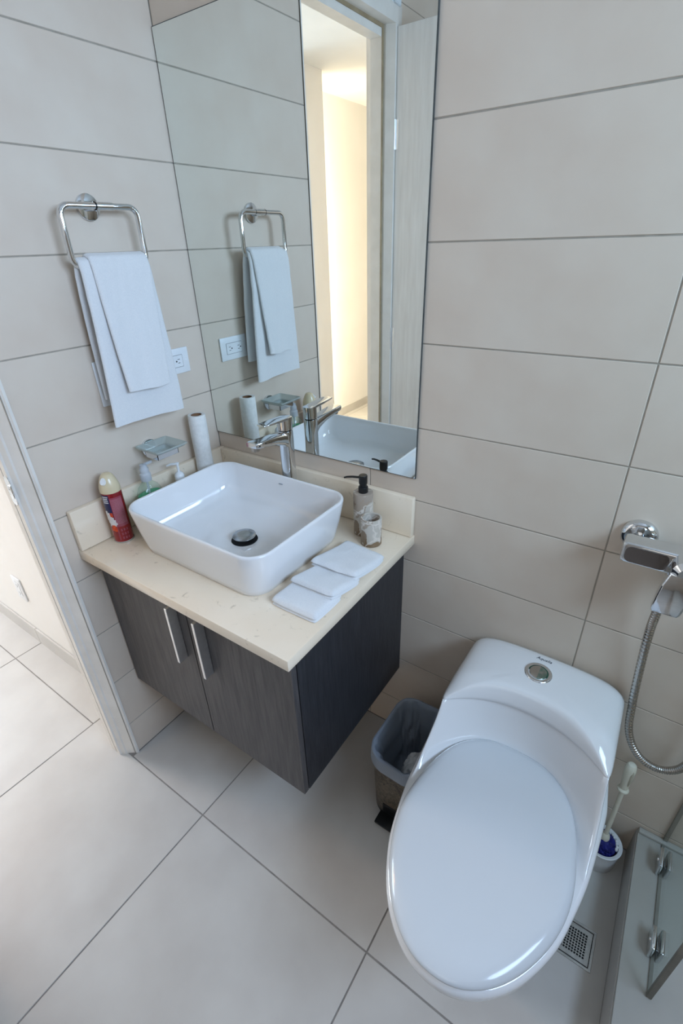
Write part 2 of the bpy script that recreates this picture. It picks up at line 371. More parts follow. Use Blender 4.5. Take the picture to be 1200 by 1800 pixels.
bm = B(); box(bm, (-0.0055, -0.183, 0.0), (0.0055, -0.1745, 2.0), 0.0015, 2); finish('edge_strip', bm, M['silicone'], gp)
for yy in (0.112, -0.082):
    cl = B()
    box(cl, (-0.013, yy-0.026, -0.0002), (-0.004, yy+0.026, 0.045), 0.003, 2)
    k = finish('clamp', cl, M['chrome'], gp)
    cl = B(); box(cl, (0.004, yy-0.026, -0.0002), (0.013, yy+0.026, 0.045), 0.003, 2); finish('clamp_plate', cl, M['chrome'], k)
    cl = B(); cyl_between(cl, (-0.0155, yy, 0.028), (-0.0125, yy, 0.028), 0.006); finish('screw', cl, M['chrome'], k)

# ------------------------------------------------------------------ door frame, door leaf
fr = struct(thing('trim_2', 'painted door frame of the bathroom doorway', 'door frame'))
PR = [(0.004, -0.584), (0.004, -0.590), (-0.026, -0.6115), (-0.028, -0.6160), (-0.040, -0.6235), (-0.042, -0.629), (-0.062, -0.629), (-0.062, -0.620),
      (-0.067, -0.620), (-0.067, -0.629), (-0.092, -0.629), (-0.092, -0.612), (-0.125, -0.612), (-0.125, -0.594), (-0.0, -0.594)]
bm = B(); extrude_poly(bm, PR, 0.0, DZ-0.02); finish('jamb', bm, M['frame'], fr, smooth=False)
bm = B(); box(bm, (-0.0668, -0.6205, 0.0), (-0.0622, -0.6195, DZ-0.02)); finish('seal', bm, M['seal'], fr, smooth=False)
PR2 = [(0.006, -1.226), (0.006, -1.178), (-0.030, -1.165), (-0.0402, -1.165), (-0.0402, -1.150), (-0.092, -1.150), (-0.092, -1.175), (-0.125, -1.175), (-0.125, -1.190), (-0.0, -1.226)]
bm = B(); extrude_poly(bm, PR2, 0.0, DZ-0.02); finish('jamb', bm, M['frame'], fr, smooth=False)
bm = B(); box(bm, (-0.125, -1.226, DZ-0.02), (0.006, -0.584, DZ+0.035), 0.002); box(bm, (-0.092, -1.15, DZ-0.057), (-0.0402, -0.629, DZ-0.02)); finish('head', bm, M['frame'], fr)
bm = B(); box(bm, (-0.04, -1.15, DZ-0.032), (-0.0375, -0.629, DZ-0.020)); box(bm, (-0.04, -1.164, 0.0), (-0.0375, -1.150, DZ-0.02)); finish('seal', bm, M['seal'], fr, smooth=False)
bm = B()
for i in range(24):
    y = -1.21+i*0.026
    box(bm, (0.0, y, DZ+0.030), (0.012+0.010*noise.noise(Vector((i*.7, 0, 0))), y+0.027, DZ+0.075+0.02*noise.noise(Vector((i*.9, 3, 0)))), 0.003, 1)
finish('rough_plaster', bm, M['plaster'], fr)
# strike plate on the near jamb, with its lip
bm = B(); vs = rrect(0, 0, 0.0125, 0.040, 0.0124, 0)
ring_faces(bm, [[(x-0.052, -0.6295+0.0, y+1.035) for x, y, _ in vs], [(x-0.052, -0.6308, y+1.035) for x, y, _ in vs]])
sp = finish('strike_plate', bm, M['chrome'], fr)
bm = B(); box(bm, (-0.058, -0.6313, 1.022), (-0.046, -0.6307, 1.048)); finish('latch_hole', bm, M['slot'], sp, smooth=False)
bm = B(); box(bm, (-0.050, -0.634, 1.018), (-0.037, -0.6308, 1.052), 0.0012, 2); finish('lip', bm, M['chrome'], sp)

dl = struct(thing('door_1', 'pale wood-grain door leaf standing open behind the camera', 'door', (0.008, -1.19, 0.0)))
bm = B(); box(bm, (0.0, -0.036, 0.008), (0.56, 0.0, 2.262), 0.0015, 1); finish('leaf', bm, M['leafwood'], dl)
bm = B(); box(bm, (-0.0012, -0.036, 0.008), (0.0, 0.0, 2.262)); finish('edge_band', bm, M['frame'], dl, smooth=False)
for z in (0.28, 1.12, 1.93):
    bm = B(); cyl_between(bm, (-0.004, 0.006, z-0.05), (-0.004, 0.006, z+0.05), 0.006); hk = finish('hinge', bm, M['alu'], dl)
    bm = B(); box(bm, (0.0, 0.0, z-0.05), (0.012, 0.0015, z+0.05)); finish('hinge_plate', bm, M['alu'], hk, smooth=False)
bm = B(); cyl_between(bm, (0.51, -0.041, 1.03), (0.51, -0.036, 1.03), 0.026); cyl_between(bm, (0.51, 0.0, 1.03), (0.51, 0.005, 1.03), 0.026)
hd = finish('rosette', bm, M['chrome'], dl)
bm = B(); cyl_between(bm, (0.51, 0.004, 1.03), (0.51, 0.05, 1.03), 0.009); tube(bm, [(0.515, 0.05, 1.03), (0.45, 0.052, 1.03), (0.39, 0.05, 1.03)], 0.009); finish('lever', bm, M['chrome'], hd)

# ------------------------------------------------------------------ hall beyond the doorway
bm = B(); box(bm, (-3.1, -0.49, -0.05), (-0.12, -0.37, 2.6)); struct(finish('wall_hall_side', bm, M['paint'], smooth=False))
bm = B(); box(bm, (-0.12, -0.585, -0.05), (-0.004, -0.37, 2.6)); bm.free()
bm = B(); box(bm, (-1.5, -2.36, -0.05), (-1.2, -1.95, 2.6)); struct(finish('wall_hall_end', bm, M['paint'], smooth=False))
bm = B(); box(bm, (-1.62, -4.2, -0.05), (-1.5, -1.95, 2.6)); struct(finish('wall_hall_far', bm, M['paint'], smooth=False))
bm = B(); box(bm, (-3.1, -4.32, -0.05), (-0.12, -4.2, 2.6)); struct(finish('wall_hall_rear', bm, M['paint'], smooth=False))
bm = B(); box(bm, (-0.125, -4.2, -0.05), (-0.1205, -1.19, 2.6)); box(bm, (-0.125, -0.594, -0.05), (-0.1205, -0.49, 2.6)); box(bm, (-0.125, -1.19, DZ+0.03), (-0.1205, -0.594, 2.6))
struct(finish('wall_hall_near', bm, M['paint'], smooth=False))
bm = B(); box(bm, (-0.24, -4.2, -0.05), (-0.12, -2.3, 2.6)); bm.free()
bm = B(); box(bm, (-3.2, -4.3, -0.05), (-3.1, -0.37, 2.6)); struct(finish('wall_hall_back', bm, M['paint'], smooth=False))
bm = B(); box(bm, (-3.2, -4.3, 2.535), (-0.12, -0.37, 2.64)); struct(finish('ceiling_hall', bm, M['ceil'], smooth=False))
bb = struct(thing('baseboard_hall', 'tile baseboard along the hall wall', 'baseboard'))
for i, (a, b_) in enumerate(((-0.8435, -0.13), (-1.446, -0.8465), (-2.05, -1.449), (-2.66, -2.053))):
    bm = B(); box(bm, (a, -0.4995, 0.0), (b_, -0.4905, 0.082), 0.0015, 1); finish('tile', bm, M['tile_floor'], bb, smooth=False)
bm = B(); box(bm, (-1.5, -4.2, 0.0), (-1.491, -2.362, 0.08)); finish('tile', bm, M['tile_floor'], bb, smooth=False)

def socket_plate(name, label, origin, rz, horizontal=True, duplex=True):
    t = thing(name, label, 'outlet', origin, rz=rz)       # local: x along wall, z up, +y out of wall
    hw, hh = (0.0575, 0.036) if horizontal else (0.036, 0.0575)
    bm = B(); box(bm, (-hw, 0, -hh), (hw, 0.006, hh), 0.0025, 2); finish('plate', bm, M['white_plastic'], t)
    iw, ih = (0.0335, 0.0165) if horizontal else (0.0165, 0.0335)
    bm = B()
    box(bm, (-iw-0.0008, 0.0058, -ih-0.0008), (iw+0.0008, 0.0063, ih+0.0008)); finish('insert_gap', bm, M['slot'], t, smooth=False)
    bm = B(); box(bm, (-iw, 0.0055, -ih), (iw, 0.0072, ih), 0.0006, 1); ins = finish('insert', bm, M['white_plastic'], t)
    if duplex:
        for s in (-1, 1):
            bm = B()
            cx = s*0.0195
            if horizontal:
                box(bm, (cx-0.004, 0.007, 0.0045), (cx+0.004, 0.0075, 0.006)); box(bm, (cx-0.0035, 0.007, -0.006), (cx+0.0035, 0.0075, -0.0045))
                cyl_between(bm, (cx+0.0085, 0.007, 0), (cx+0.0085, 0.0075, 0), 0.0024)
            else:
                box(bm, (0.0045, 0.007, cx-0.004), (0.006, 0.0075, cx+0.004)); box(bm, (-0.006, 0.007, cx-0.0035), (-0.0045, 0.0075, cx+0.0035))
                cyl_between(bm, (0, 0.007, cx-0.0085), (0, 0.0075, cx-0.0085), 0.0024)
            finish('socket_holes', bm, M['slot'], ins, smooth=False)
    for s in (-1, 1):
        p = (s*0.047, 0.0055, 0) if horizontal else (0, 0.0055, s*0.047)
        bm = B(); cyl_between(bm, p, (p[0], 0.0066, p[2]), 0.0028); finish('screw', bm, M['white_plastic'], t)
    return t
# left wall faces +x : local +y -> world +x  => rz = -90deg ; local x -> world -y
socket_plate('wall_outlet', 'white two-socket wall outlet beside the mirror, half behind the hanging towels', (0.0003, -0.129, 1.254), -PI/2)
socket_plate('light_switch', 'white upright switch plate on the tile wall mostly hidden behind the towels', (0.0003, -0.335, 1.242), -PI/2, horizontal=False, duplex=False)['category'] = 'switch'
socket_plate('hall_outlet', 'white outlet low on the hall wall seen through the doorway', (-0.826, -0.4905, 0.315), PI, horizontal=False)

# ------------------------------------------------------------------ mirror
mr = thing('wall_mirror', 'tall frameless mirror with a dark edge mounted above the washbasin', 'mirror', (0.3715, -0.001, 1.004))
W2 = 0.3690
bm = B(); box(bm, (-W2, -0.0045, 0), (W2, 0, 0.998)); finish('edge', bm, M['mirror_edge'], mr, smooth=False)
bm = B(); box(bm, (-W2+0.0016, -0.0050, 0.0016), (W2-0.0016, -0.0044, 0.9964)); finish('silvered_glass', bm, M['mirror'], mr, smooth=False)

# ------------------------------------------------------------------ vanity
van = thing('vanity_cabinet', 'wall-hung dark wood-grain vanity cabinet with two doors under the marble top', 'cabinet', (0.0, 0.0, 0.30))
X0, X1, YF, ZB, ZT = 0.004, 0.714, -0.510, 0.300, 0.8025
bm = B()
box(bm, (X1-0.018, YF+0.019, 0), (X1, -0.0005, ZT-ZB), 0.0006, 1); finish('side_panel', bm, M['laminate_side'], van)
bm = B(); box(bm, (X0, YF+0.019, 0), (X0+0.018, -0.0005, ZT-ZB), 0.0006, 1); finish('side_panel', bm, M['laminate'], van)
bm = B(); box(bm, (X0+0.018, YF+0.019, 0.0), (X1-0.018, -0.0005, 0.018)); finish('bottom_panel', bm, M['laminate'], van, smooth=False)
bm = B(); box(bm, (X0+0.018, -0.019, 0.018), (X1-0.018, -0.0005, ZT-ZB)); finish('back_panel', bm, M['black_gap'], van, smooth=False)
bm = B(); box(bm, (X0+0.018, YF+0.03, ZT-ZB-0.09), (X1-0.018, YF+0.048, ZT-ZB)); finish('front_rail', bm, M['black_gap'], van, smooth=False)
GX = 0.3735
for i, (a, b_, hx) in enumerate(((X0+0.004, GX-0.0015, 0.3335), (GX+0.0015, X1-0.0005, 0.4345))):
    bm = B(); box(bm, (a, YF, 0.0015), (b_, YF+0.0165, ZT-ZB-0.003), 0.0006, 1)
    d = finish('door', bm, M['laminate'], van)
    bm = B(); z0, z1 = 0.283, 0.468
    box(bm, (hx-0.0045, YF-0.028, z0), (hx+0.0045, YF-0.0005, z1), 0.0008, 1)
    finish('handle', bm, M['alu'], d)

ct = thing('countertop', 'cream marble vanity top with a thick polished edge', 'countertop', (0, 0, 0.8025))
bm = B(); box(bm, (0.0005, -0.5495, 0.0), (0.7455, -0.0005, 0.0294), 0.002, 2); finish('slab', bm, M['marble'], ct)
bm = B(); box(bm, (0.0205, -0.0205, 0.8322), (0.7430, -0.0005, 0.952), 0.0035, 2); tag(finish('backsplash', bm, M['marble']), 'long cream marble upstand along the wall below the mirror', 'backsplash')
bm = B(); box(bm, (0.0005, -0.5480, 0.8322), (0.0200, -0.0005, 0.952), 0.0035, 2); tag(finish('backsplash', bm, M['marble']), 'short cream marble upstand on the left wall behind the spray can', 'backsplash')
CT = 0.832

# ------------------------------------------------------------------ vessel sink
sx, sy = 0.3585, -0.2790
sk = thing('vessel_sink', 'white rectangular vessel washbasin with rounded corners on the marble top', 'sink', (sx, sy, CT))
HX, HY, HT = 0.241, 0.187, 0.128
rg = []
for (dx, dy, r, z) in ((-0.030, -0.022, 0.050, 0.0), (-0.026, -0.018, 0.054, 0.003), (-0.020, -0.014, 0.056, 0.020), (-0.008, -0.006, 0.058, 0.070), (0.0, 0.0, 0.058, 0.120), (0.0, 0.0, 0.058, 0.125),
                       (-0.0015, -0.0015, 0.057, 0.1275), (-0.0045, -0.0045, 0.054, 0.1285), (-0.0075, -0.0075, 0.051, 0.1272), (-0.009, -0.009, 0.050, 0.124),
                       (-0.012, -0.011, 0.050, 0.100), (-0.018, -0.016, 0.052, 0.060), (-0.026, -0.022, 0.058, 0.036), (-0.040, -0.034, 0.064, 0.024), (-0.070, -0.060, 0.060, 0.0185), (-0.125, -0.105, 0.05, 0.0165), (-0.190, -0.150, 0.03, 0.0150)):
    rg.append(rrect(0, 0, HX+dx, HY+dy, r, z, 10))
bm = B(); ring_faces(bm, rg); finish('basin', bm, M['porcelain'], sk, angle=60)
bm = B(); lathe(bm, [(0.036, 0.0152), (0.0355, 0.0168), (0.030, 0.0172), (0.026, 0.0165)], 40, c=(0.014, -0.004)); dr = finish('drain_ring', bm, M['black_gap'], sk)
bm = B(); lathe(bm, [(0.012, 0.016), (0.012, 0.026), (0.028, 0.0265), (0.0318, 0.0280), (0.0318, 0.0300), (0.028, 0.0318), (0.015, 0.0326), (0.004, 0.0328)], 40, c=(0.014, -0.004)); finish('pop_up_cap', bm, M['cap_chrome'], dr)
def textobj(name, body, size, loc, rot, m, parent, shear=0.0, ext=0.0002, space=1.0):
    c = bpy.data.curves.new(name, 'FONT'); c.body = body; c.size = size; c.align_x = 'CENTER'; c.align_y = 'CENTER'; c.extrude = ext; c.shear = shear; c.resolution_u = 2
    c.space_character = space
    t = bpy.data.objects.new(name, c); COL.objects.link(t)
    dg = bpy.context.evaluated_depsgraph_get(); dg.update()
    me = bpy.data.meshes.new_from_object(t.evaluated_get(dg)); me.name = name
    bpy.data.objects.remove(t); bpy.data.curves.remove(c)
    me.materials.clear(); me.materials.append(m)
    o = bpy.data.objects.new(name, me); COL.objects.link(o); o.parent = parent; o.location = loc; o.rotation_euler = rot
    return o
bm = B()
for i, (a, z) in enumerate(((-0.006, 0.002), (-0.003, 0.003), (0.0, 0.002), (0.003, 0.003), (0.006, 0.002))):
    box(bm, (a-0.001, 0.1741, 0.104-z/2), (a+0.0008, 0.1768, 0.104+z/2))
finish('maker_mark', bm, M['faintlogo'], sk, smooth=False)

# ------------------------------------------------------------------ basin faucet
FX, FY = 0.360, -0.064
fa = thing('basin_faucet', 'tall chrome single-lever faucet behind the washbasin', 'faucet', (FX, FY, CT))
bm = B()
def oval(hx, hy, z, cy=0.0, n=32, p=2.6):
    out = []
    for i in range(n):
        a = 2*PI*i/n; c, s_ = math.cos(a), math.sin(a)
        out.append((hx*math.copysign(abs(c)**(2/p), c), cy+hy*math.copysign(abs(s_)**(2/p), s_), z))
    return out
ring_faces(bm, [oval(.0235, .0235, 0), oval(.0235, .0235, .004), oval(.0205, .0205, .007), oval(.0185, .0195, .03), oval(.0185, .0200, .20), oval(.0188, .0205, .245), oval(.0185, .0200, .2565), oval(.017, .0185, .2575)])
body = finish('body', bm, M['chrome'], fa)
# spout: flat tapered beam leaning forward from the body top
bm = B(); rings = []
for t, y, zc, hx, hz in ((0, -0.006, .226, .0175, .024), (.15, -.024, .238, .0175, .018), (.4, -.055, .2465, .0185, .0125), (.7, -.098, .2520, .0195, .0095), (.95, -.132, .2560, .0195, .0080), (1, -.138, .2565, .0175, .0065)):
    rings.append([(x, y, zc+z) for x, z, _ in rrect(0, 0, hx, hz, min(hx, hz)*0.6, 0, 5)])
ring_faces(bm, rings); spo = finish('spout', bm, M['chrome'], fa)
bm = B(); lathe(bm, [(0.0115, .238), (0.0115, .249)], 20, c=(0, -.124)); finish('aerator', bm, M['hose'], spo)
bm = B(); ring_faces(bm, [oval(.0165, .018, .2580), oval(.0165, .018, .2625)]); finish('collar', bm, M['black'], fa)
bm = B(); ring_faces(bm, [oval(.0188, .0200, .2600), oval(.0188, .0200, .288, .001), oval(.0182, .0195, .2945, .001), oval(.015, .016, .296, .001)]); hdl = finish('lever_head', bm, M['chrome'], fa)
bm = B(); rings = []
for y, zc, hx, hz in ((.010, .290, .0180, .0050), (-.012, .2925, .0180, .0045), (-.045, .2945, .0180, .0035), (-.080, .2965, .0170, .0025), (-.094, .2975, .0150, .0020), (-.097, .2978, .0120, .0012)):
    rings.append([(x, y, zc+z) for x, z, _ in rrect(0, 0, hx, hz, hz*0.9, 0, 4)])
ring_faces(bm, rings); finish('lever_blade', bm, M['chrome'], hdl)

# ------------------------------------------------------------------ towel ring
TR = thing('towel_ring', 'chrome rounded-square towel ring on the left tile wall', 'towel ring', (0.0, -0.278, 1.634))
bm = B(); cyl_between(bm, (0.0003, 0, 0), (0.0068, 0, 0), 0.0275, seg=40); cyl_between(bm, (0.0068, 0, 0), (0.008, 0, 0), 0.0275, 0.026, seg=40); finish('wall_disc', bm, M['chrome'], TR, angle=50)
bm = B(); cyl_between(bm, (0.0075, -0.006, 0), (0.0435, -0.006, 0), 0.009); finish('post', bm, M['chrome'], TR)
bm = B(); cyl_between(bm, (0.050, -0.010, 0), (0.050, 0.032, 0), 0.0084); finish('collar', bm, M['chrome'], TR)
bm = B(); cyl_between(bm, (0.050, -0.0112, 0), (0.050, -0.0095, 0), 0.0087); finish('collar_joint', bm, M['black'], TR)
bm = B(); pts = rrect(0.0, -0.060, 0.0965, 0.060, 0.022, 0, 6)
tube(bm, [(0.050, x, y) for x, y, _ in pts], 0.0070, 12, closed=True); finish('ring', bm, M['chrome'], TR, angle=60)
BARZ = 1.634-0.120

def hanging_cloth(name, label, back, front, thick=0.005, seed=0, amp=0.003):
    """cloth folded over the ring's lower bar. back/front: lists of (z, x, yL, yR) from the bar downwards"""
    # sequence runs up the back, over the bar, down the front
    seq = [p for p in reversed(back)] + [p for p in front]
    nu = 40
    dense = []
    for i in range(len(seq)-1):
        k = 8
        for s in range(k):
            t = s/k; dense.append(tuple(seq[i][j]*(1-t)+seq[i+1][j]*t for j in range(4)))
    dense.append(seq[-1])
    bm = B(); outer = []; inner = []
    for r, (z, x, yl, yr) in enumerate(dense):
        ro = []; ri = []
        a = dense[max(r-1, 0)]; b_ = dense[min(r+1, len(dense)-1)]
        tz, tx = b_[0]-a[0], b_[1]-a[1]; l = math.hypot(tz, tx) or 1
        nx, nz = -tz/l, tx/l          # outward normal in the x-z plane
        for c in range(nu+1):
            u = 0.5-0.5*math.cos(PI*c/nu); u = u*0.6+c/nu*0.4; y = yl+(yr-yl)*u
            drop = max(0.0, min(1.0, (BARZ-z)/0.25))
            wv = amp*drop*(math.sin(u*7+seed)+0.6*math.sin(u*13+seed*2+z*6)) + 0.0012*noise.noise(Vector((u*9+seed, z*30, seed)))
            edge = min(u, 1-u)*(yr-yl); rd = -thick*0.5*(1-math.sqrt(1-(1-min(1, edge/0.0085))**2))*0.98
            zz = z + 0.006*drop*math.sin(u*PI*1.2+seed)*0.5
            ro.append(bm.verts.new((x+nx*(thick/2+rd)+wv, y, zz+nz*(thick/2+rd))))
            ri.append(bm.verts.new((x-nx*(thick/2+rd)+wv, y, zz-nz*(thick/2+rd))))
        outer.append(ro); inner.append(ri)
    n = len(outer)
    for r in range(n-1):
        for c in range(nu):
            bm.faces.new((outer[r][c], outer[r][c+1], outer[r+1][c+1], outer[r+1][c]))
            bm.faces.new((inner[r][c], inner[r+1][c], inner[r+1][c+1], inner[r][c+1]))
        for c in (0, nu):
            bm.faces.new((outer[r][c], outer[r+1][c], inner[r+1][c], inner[r][c]))
    for r in (0, n-1):
        for c in range(nu):
            bm.faces.new((outer[r][c], inner[r][c], inner[r][c+1], outer[r][c+1]))
    o = finish(name, bm, M['terry'], angle=70)
    return tag(o, label, 'towel')
zt = BARZ
hanging_cloth('hand_towel', 'longer white terry towel hanging from the chrome towel ring, under the smaller one',
    [(zt+0.012, 0.043, -.369, -.185), (zt-0.02, 0.036, -.371, -.183), (zt-.12, 0.028, -.372, -.178), (zt-.24, 0.023, -.372, -.172), (1.205, 0.022, -.372, -.168)],
    [(zt+0.0145, 0.050, -.369, -.185), (zt+0.010, 0.059, -.369, -.185), (zt-0.01, 0.063, -.370, -.184), (zt-.10, 0.065, -.373, -.180), (zt-.22, 0.064, -.378, -.172), (zt-.32, 0.062, -.384, -.167), (1.141, 0.060, -.387, -.166)], 0.011, 1.0)
hanging_cloth('face_towel', 'shorter white terry towel lying over the longer towel on the ring', 
    [(zt+0.021, 0.044, -.345, -.192), (zt+0.010, 0.0345, -.345, -.192), (zt-0.02, 0.0285, -.345, -.192), (zt-.10, 0.0215, -.345, -.192)],
    [(zt+0.0225, 0.051, -.345, -.190), (zt+0.017, 0.064, -.345, -.190), (zt-0.005, 0.0715, -.346, -.191), (zt-.08, 0.076, -.346, -.197), (zt-.18, 0.082, -.344, -.204), (1.226, 0.088, -.339, -.212)], 0.0105, 2.2, 0.0022)

# ------------------------------------------------------------------ soap dish
sd = thing('soap_dish', 'frosted glass soap dish in a chrome holder on the left tile wall', 'soap dish', (0.0, -0.268, 1.035))
bm = B(); cyl_between(bm, (0.0003, 0, 0), (0.008, 0, 0), 0.026, seg=36); finish('wall_disc', bm, M['chrome'], sd, angle=50)
bm = B(); cyl_between(bm, (0.007, 0, 0), (0.036, 0, 0), 0.008)
for (lo, hi) in (((0.034, -0.036, -0.010), (0.0365, 0.036, 0.010)), ((0.0875, -0.036, -0.010), (0.09, 0.036, 0.010)), ((0.034, -0.036, -0.010), (0.09, -0.0335, 0.010)), ((0.034, 0.0335, -0.010), (0.09, 0.036, 0.010))):
    box(bm, lo, hi, 0.0005, 1)
finish('holder', bm, M['chrome'], sd)
bm = B(); ring_faces(bm, [rrect(.062, 0, .024, .030, .010, -.006), rrect(.062, 0, .026, .032, .010, .004), rrect(.066, 0, .044, .047, .006, .013), rrect(.066, 0, .050, .053, .005, .019),
    rrect(.066, 0, .050, .053, .005, .023), rrect(.066, 0, .048, .051, .005, .023), rrect(.066, 0, .040, .042, .006, .016), rrect(.062, 0, .024, .028, .008, .008), rrect(.062, 0, .022, .026, .008, -.002)])
finish('glass_tray', bm, M['frosted'], sd)

# ------------------------------------------------------------------ paper roll
pr = thing('paper_roll', 'slim upright white paper roll with a brown core in the corner of the vanity', 'paper roll', (0.0500, -0.1165, CT))
bm = B(); rings = []
R0, Ri, H = 0.0265, 0.0165, 0.268
prof = [(Ri, 0.001), (R0-0.001, 0.0), (R0, 0.002)] + [(R0-0.0006*math.sin(k*1.7), 0.002+(H-0.004)*k/8) for k in range(1, 8)] + [(R0, H-0.002), (R0-0.001, H), (Ri, H)]
lathe(bm, prof, 40, cap0=False, cap1=False)
finish('paper', bm, M['paper'], pr, angle=50)
bm = B()
ring_faces(bm, [[((R0+d)*math.cos(a), (R0+d)*math.sin(a), z) for a, d in ((-0.40, -0.0002), (-0.40, 0.0006), (0.25, 0.0005), (0.6, -0.0002))] for z in (0.003, H-0.003)])
finish('loose_end', bm, M['paper'], pr, angle=50)
bm = B(); lathe(bm, [(Ri, 0.0), (Ri, H-0.001), (Ri-0.001, H-0.0005), (Ri-0.0014, H-0.002), (Ri-0.0014, 0.001)], 36, cap0=False, cap1=True); finish('core', bm, M['cardboard'], pr, angle=50)

# ------------------------------------------------------------------ spray can
def patch(bm, r, a0, a1, z0, z1, n=8, th=0.0003, mi=0, slant=0.0):
    rings = []
    for k in range(n+1):
        a = a0+(a1-a0)*k/n; c, s_ = math.cos(a), math.sin(a); dz = slant*k/n
        rings.append([(r*c, r*s_, z0+dz), ((r+th)*c, (r+th)*s_, z0+dz), ((r+th)*c, (r+th)*s_, z1+dz), (r*c, r*s_, z1+dz)])
    ring_faces(bm, rings, mi=mi)
can = thing('spray_can', 'dark red aerosol can with a cream cap standing at the end of the vanity', 'spray can', (0.0560, -0.4430, CT))
r = 0.0262; D2 = math.radians
bm = B(); lathe(bm, [(r-0.004, 0.0), (r-0.001, 0.0005), (r, 0.003), (r, 0.150), (r-0.0006, 0.154)], 40); cb_ = finish('body', bm, M['canred'], can)
bm = B(); lathe(bm, [(r-0.0002, 0.0), (r+0.0007, 0.001), (r+0.0007, 0.0035), (r, 0.004)], 40, cap0=False, cap1=False); finish('bottom_rim', bm, M['steel'], can)
bm = B(); lathe(bm, [(r+0.0003, 0.152), (r+0.0005, 0.156), (r, 0.166), (r-0.003, 0.178), (r-0.0075, 0.190), (r-0.012, 0.1985), (r-0.016, 0.202), (r-0.024, 0.2035)], 40); cap = finish('cap', bm, M['cream_cap'], can, angle=60)
# face of the can: angles measured from +x ; the camera looks from about -27 deg
bm = B(); patch(bm, r+0.0001, D2(-50), D2(22), 0.052, 0.140); finish('text_panel', bm, M['canpink'], cb_)
bm = B(); patch(bm, r+0.0001, D2(-104), D2(-52), 0.088, 0.148); finish('navy_panel', bm, M['cannavy'], cb_)
bm = B()
random.seed(5)
for z in (0.143, 0.1375, 0.132, 0.1265):
    a = -92
    while a < -60:
        wd = random.uniform(2.5, 6); patch(bm, r+0.0004, D2(a), D2(min(a+wd, -56)), z-0.0017, z+0.0015, 2, 0.0002); a += wd+1.2
finish('lettering', bm, M['canwhite'], cb_)
bm = B()
for z in [0.134-0.0026*k for k in range(29)]:
    a = -47
    while a < 18:
        wd = random.uniform(3, 8); patch(bm, r+0.0004, D2(a), D2(min(a+wd, 19)), z-0.0004, z+0.0004, 2, 0.0001); a += wd+1.5
o = finish('small_print', bm, mat('fine_print', lin(196, 150, 158), lin(186, 136, 146), 0.4, scale=60), cb_); o['kind'] = 'stuff'
bm = B()
for (a, z, s) in ((-96, .092, .010), (-84, .086, .012), (-74, .078, .011), (-66, .070, .012), (-80, .070, .011), (-92, .078, .010), (-60, .062, .009), (-72, .060, .010)):
    for k in range(5):
        aa = D2(a)+0.20*math.cos(k*1.26); zz = z+s*0.5*math.sin(k*1.26)
        patch(bm, r+0.0002+0.00006*k, aa-0.13, aa+0.13, zz-s*0.35, zz+s*0.35, 4, 0.0003)
finish('blossom_print', bm, M['canwhite'], cb_)
bm = B()
for (a, z, s) in ((-62, .090, .006), (-68, .050, .008), (-60, .045, .007), (-76, .046, .006)):
    for k in range(3):
        q = s*(1-0.3*k); patch(bm, r+0.0007+0.0001*k, D2(a)-q/r*(0.6+0.3*k), D2(a)+q/r*(0.6+0.3*k), z-q, z+q, 5, 0.0002)
finish('fruit_print', bm, M['canorange'], cb_)['kind'] = 'stuff'
bm = B()
for i in range(3):
    for j in range(3):
        patch(bm, r+0.0001, D2(-34+i*16), D2(-25+i*16), 0.012+j*0.0125, 0.0195+j*0.0125, 3)
patch(bm, r+0.0001, D2(-50), D2(-46), 0.010, 0.06, 2)
patch(bm, r+0.0001, D2(-53.5), D2(-52), 0.010, 0.06, 2)
finish('symbol_print', bm, M['canpink'], cb_)
# white spray opening in the cap
bm = B()
ring_faces(bm, [[(Matrix.Rotation(D2(-62), 3, 'Z') @ Matrix.Rotation(D2(52), 3, 'Y') @ Vector((0.0078*math.cos(2*PI*k/24)*1.25, 0.0070*math.sin(2*PI*k/24), hh))) + Vector((0.0, 0.0, 0.1770)) + Matrix.Rotation(D2(-62), 3, 'Z') @ Vector((0.0085, 0, 0)) for k in range(24)] for hh in (0.010, 0.0182)])
finish('spray_button', bm, M['white_plastic'], cap)

# ------------------------------------------------------------------ soap bottles behind the sink
gb = thing('green_soap_bottle', 'clear pump bottle half full of green soap between basin and left wall', 'soap bottle', (0.0620, -0.3370, CT), rz=math.radians(96))
def obottle(sx_, sy_, prof, bm, p=2.4):
    ring_faces(bm, [oval(sx_*k, sy_*k2, z, 0, 32, p) for k, k2, z in prof])
bm = B(); obottle(.041, .025, [(.94, .92, 0), (1, 1, .004), (1, 1, .085), (.93, .95, .105), (.72, .82, .122), (.42, .56, .133), (.30, .46, .137), (.29, .46, .142)], bm); g_ = finish('bottle', bm, M['clearplastic'], gb)
bm = B(); obottle(.0392, .0232, [(.93, .91, 0.0025), (1, 1, .006), (1, 1, .084), (.93, .95, .099)], bm); finish('soap', bm, M['green_soap'], g_)
bm = B(); lathe(bm, [(.0035, .012), (.0035, .145)], 12); finish('dip_tube', bm, M['cloudyplastic'], g_)
bm = B(); lathe(bm, [(.0145, .140), (.0150, .144), (.0150, .160), (.0120, .164), (.0125, .168), (.0125, .176), (.0095, .181), (.0095, .188), (.003, .190)], 28); pp = finish('pump', bm, M['cloudyplastic'], gb)
bm = B(); box(bm, (-.004, -.004, .183), (.030, .004, .190), .002, 2); finish('nozzle', bm, M['cloudyplastic'], pp)
wb = thing('white_pump_bottle', 'small bottle with a white pump behind the basin, under the soap dish', 'soap bottle', (0.0700, -0.2330, CT))
bm = B(); lathe(bm, [(.024, 0), (.027, .003), (.027, .070), (.024, .084), (.016, .096), (.0125, .101), (.0125, .106)], 32); b1 = finish('bottle', bm, M['clearplastic'], wb)
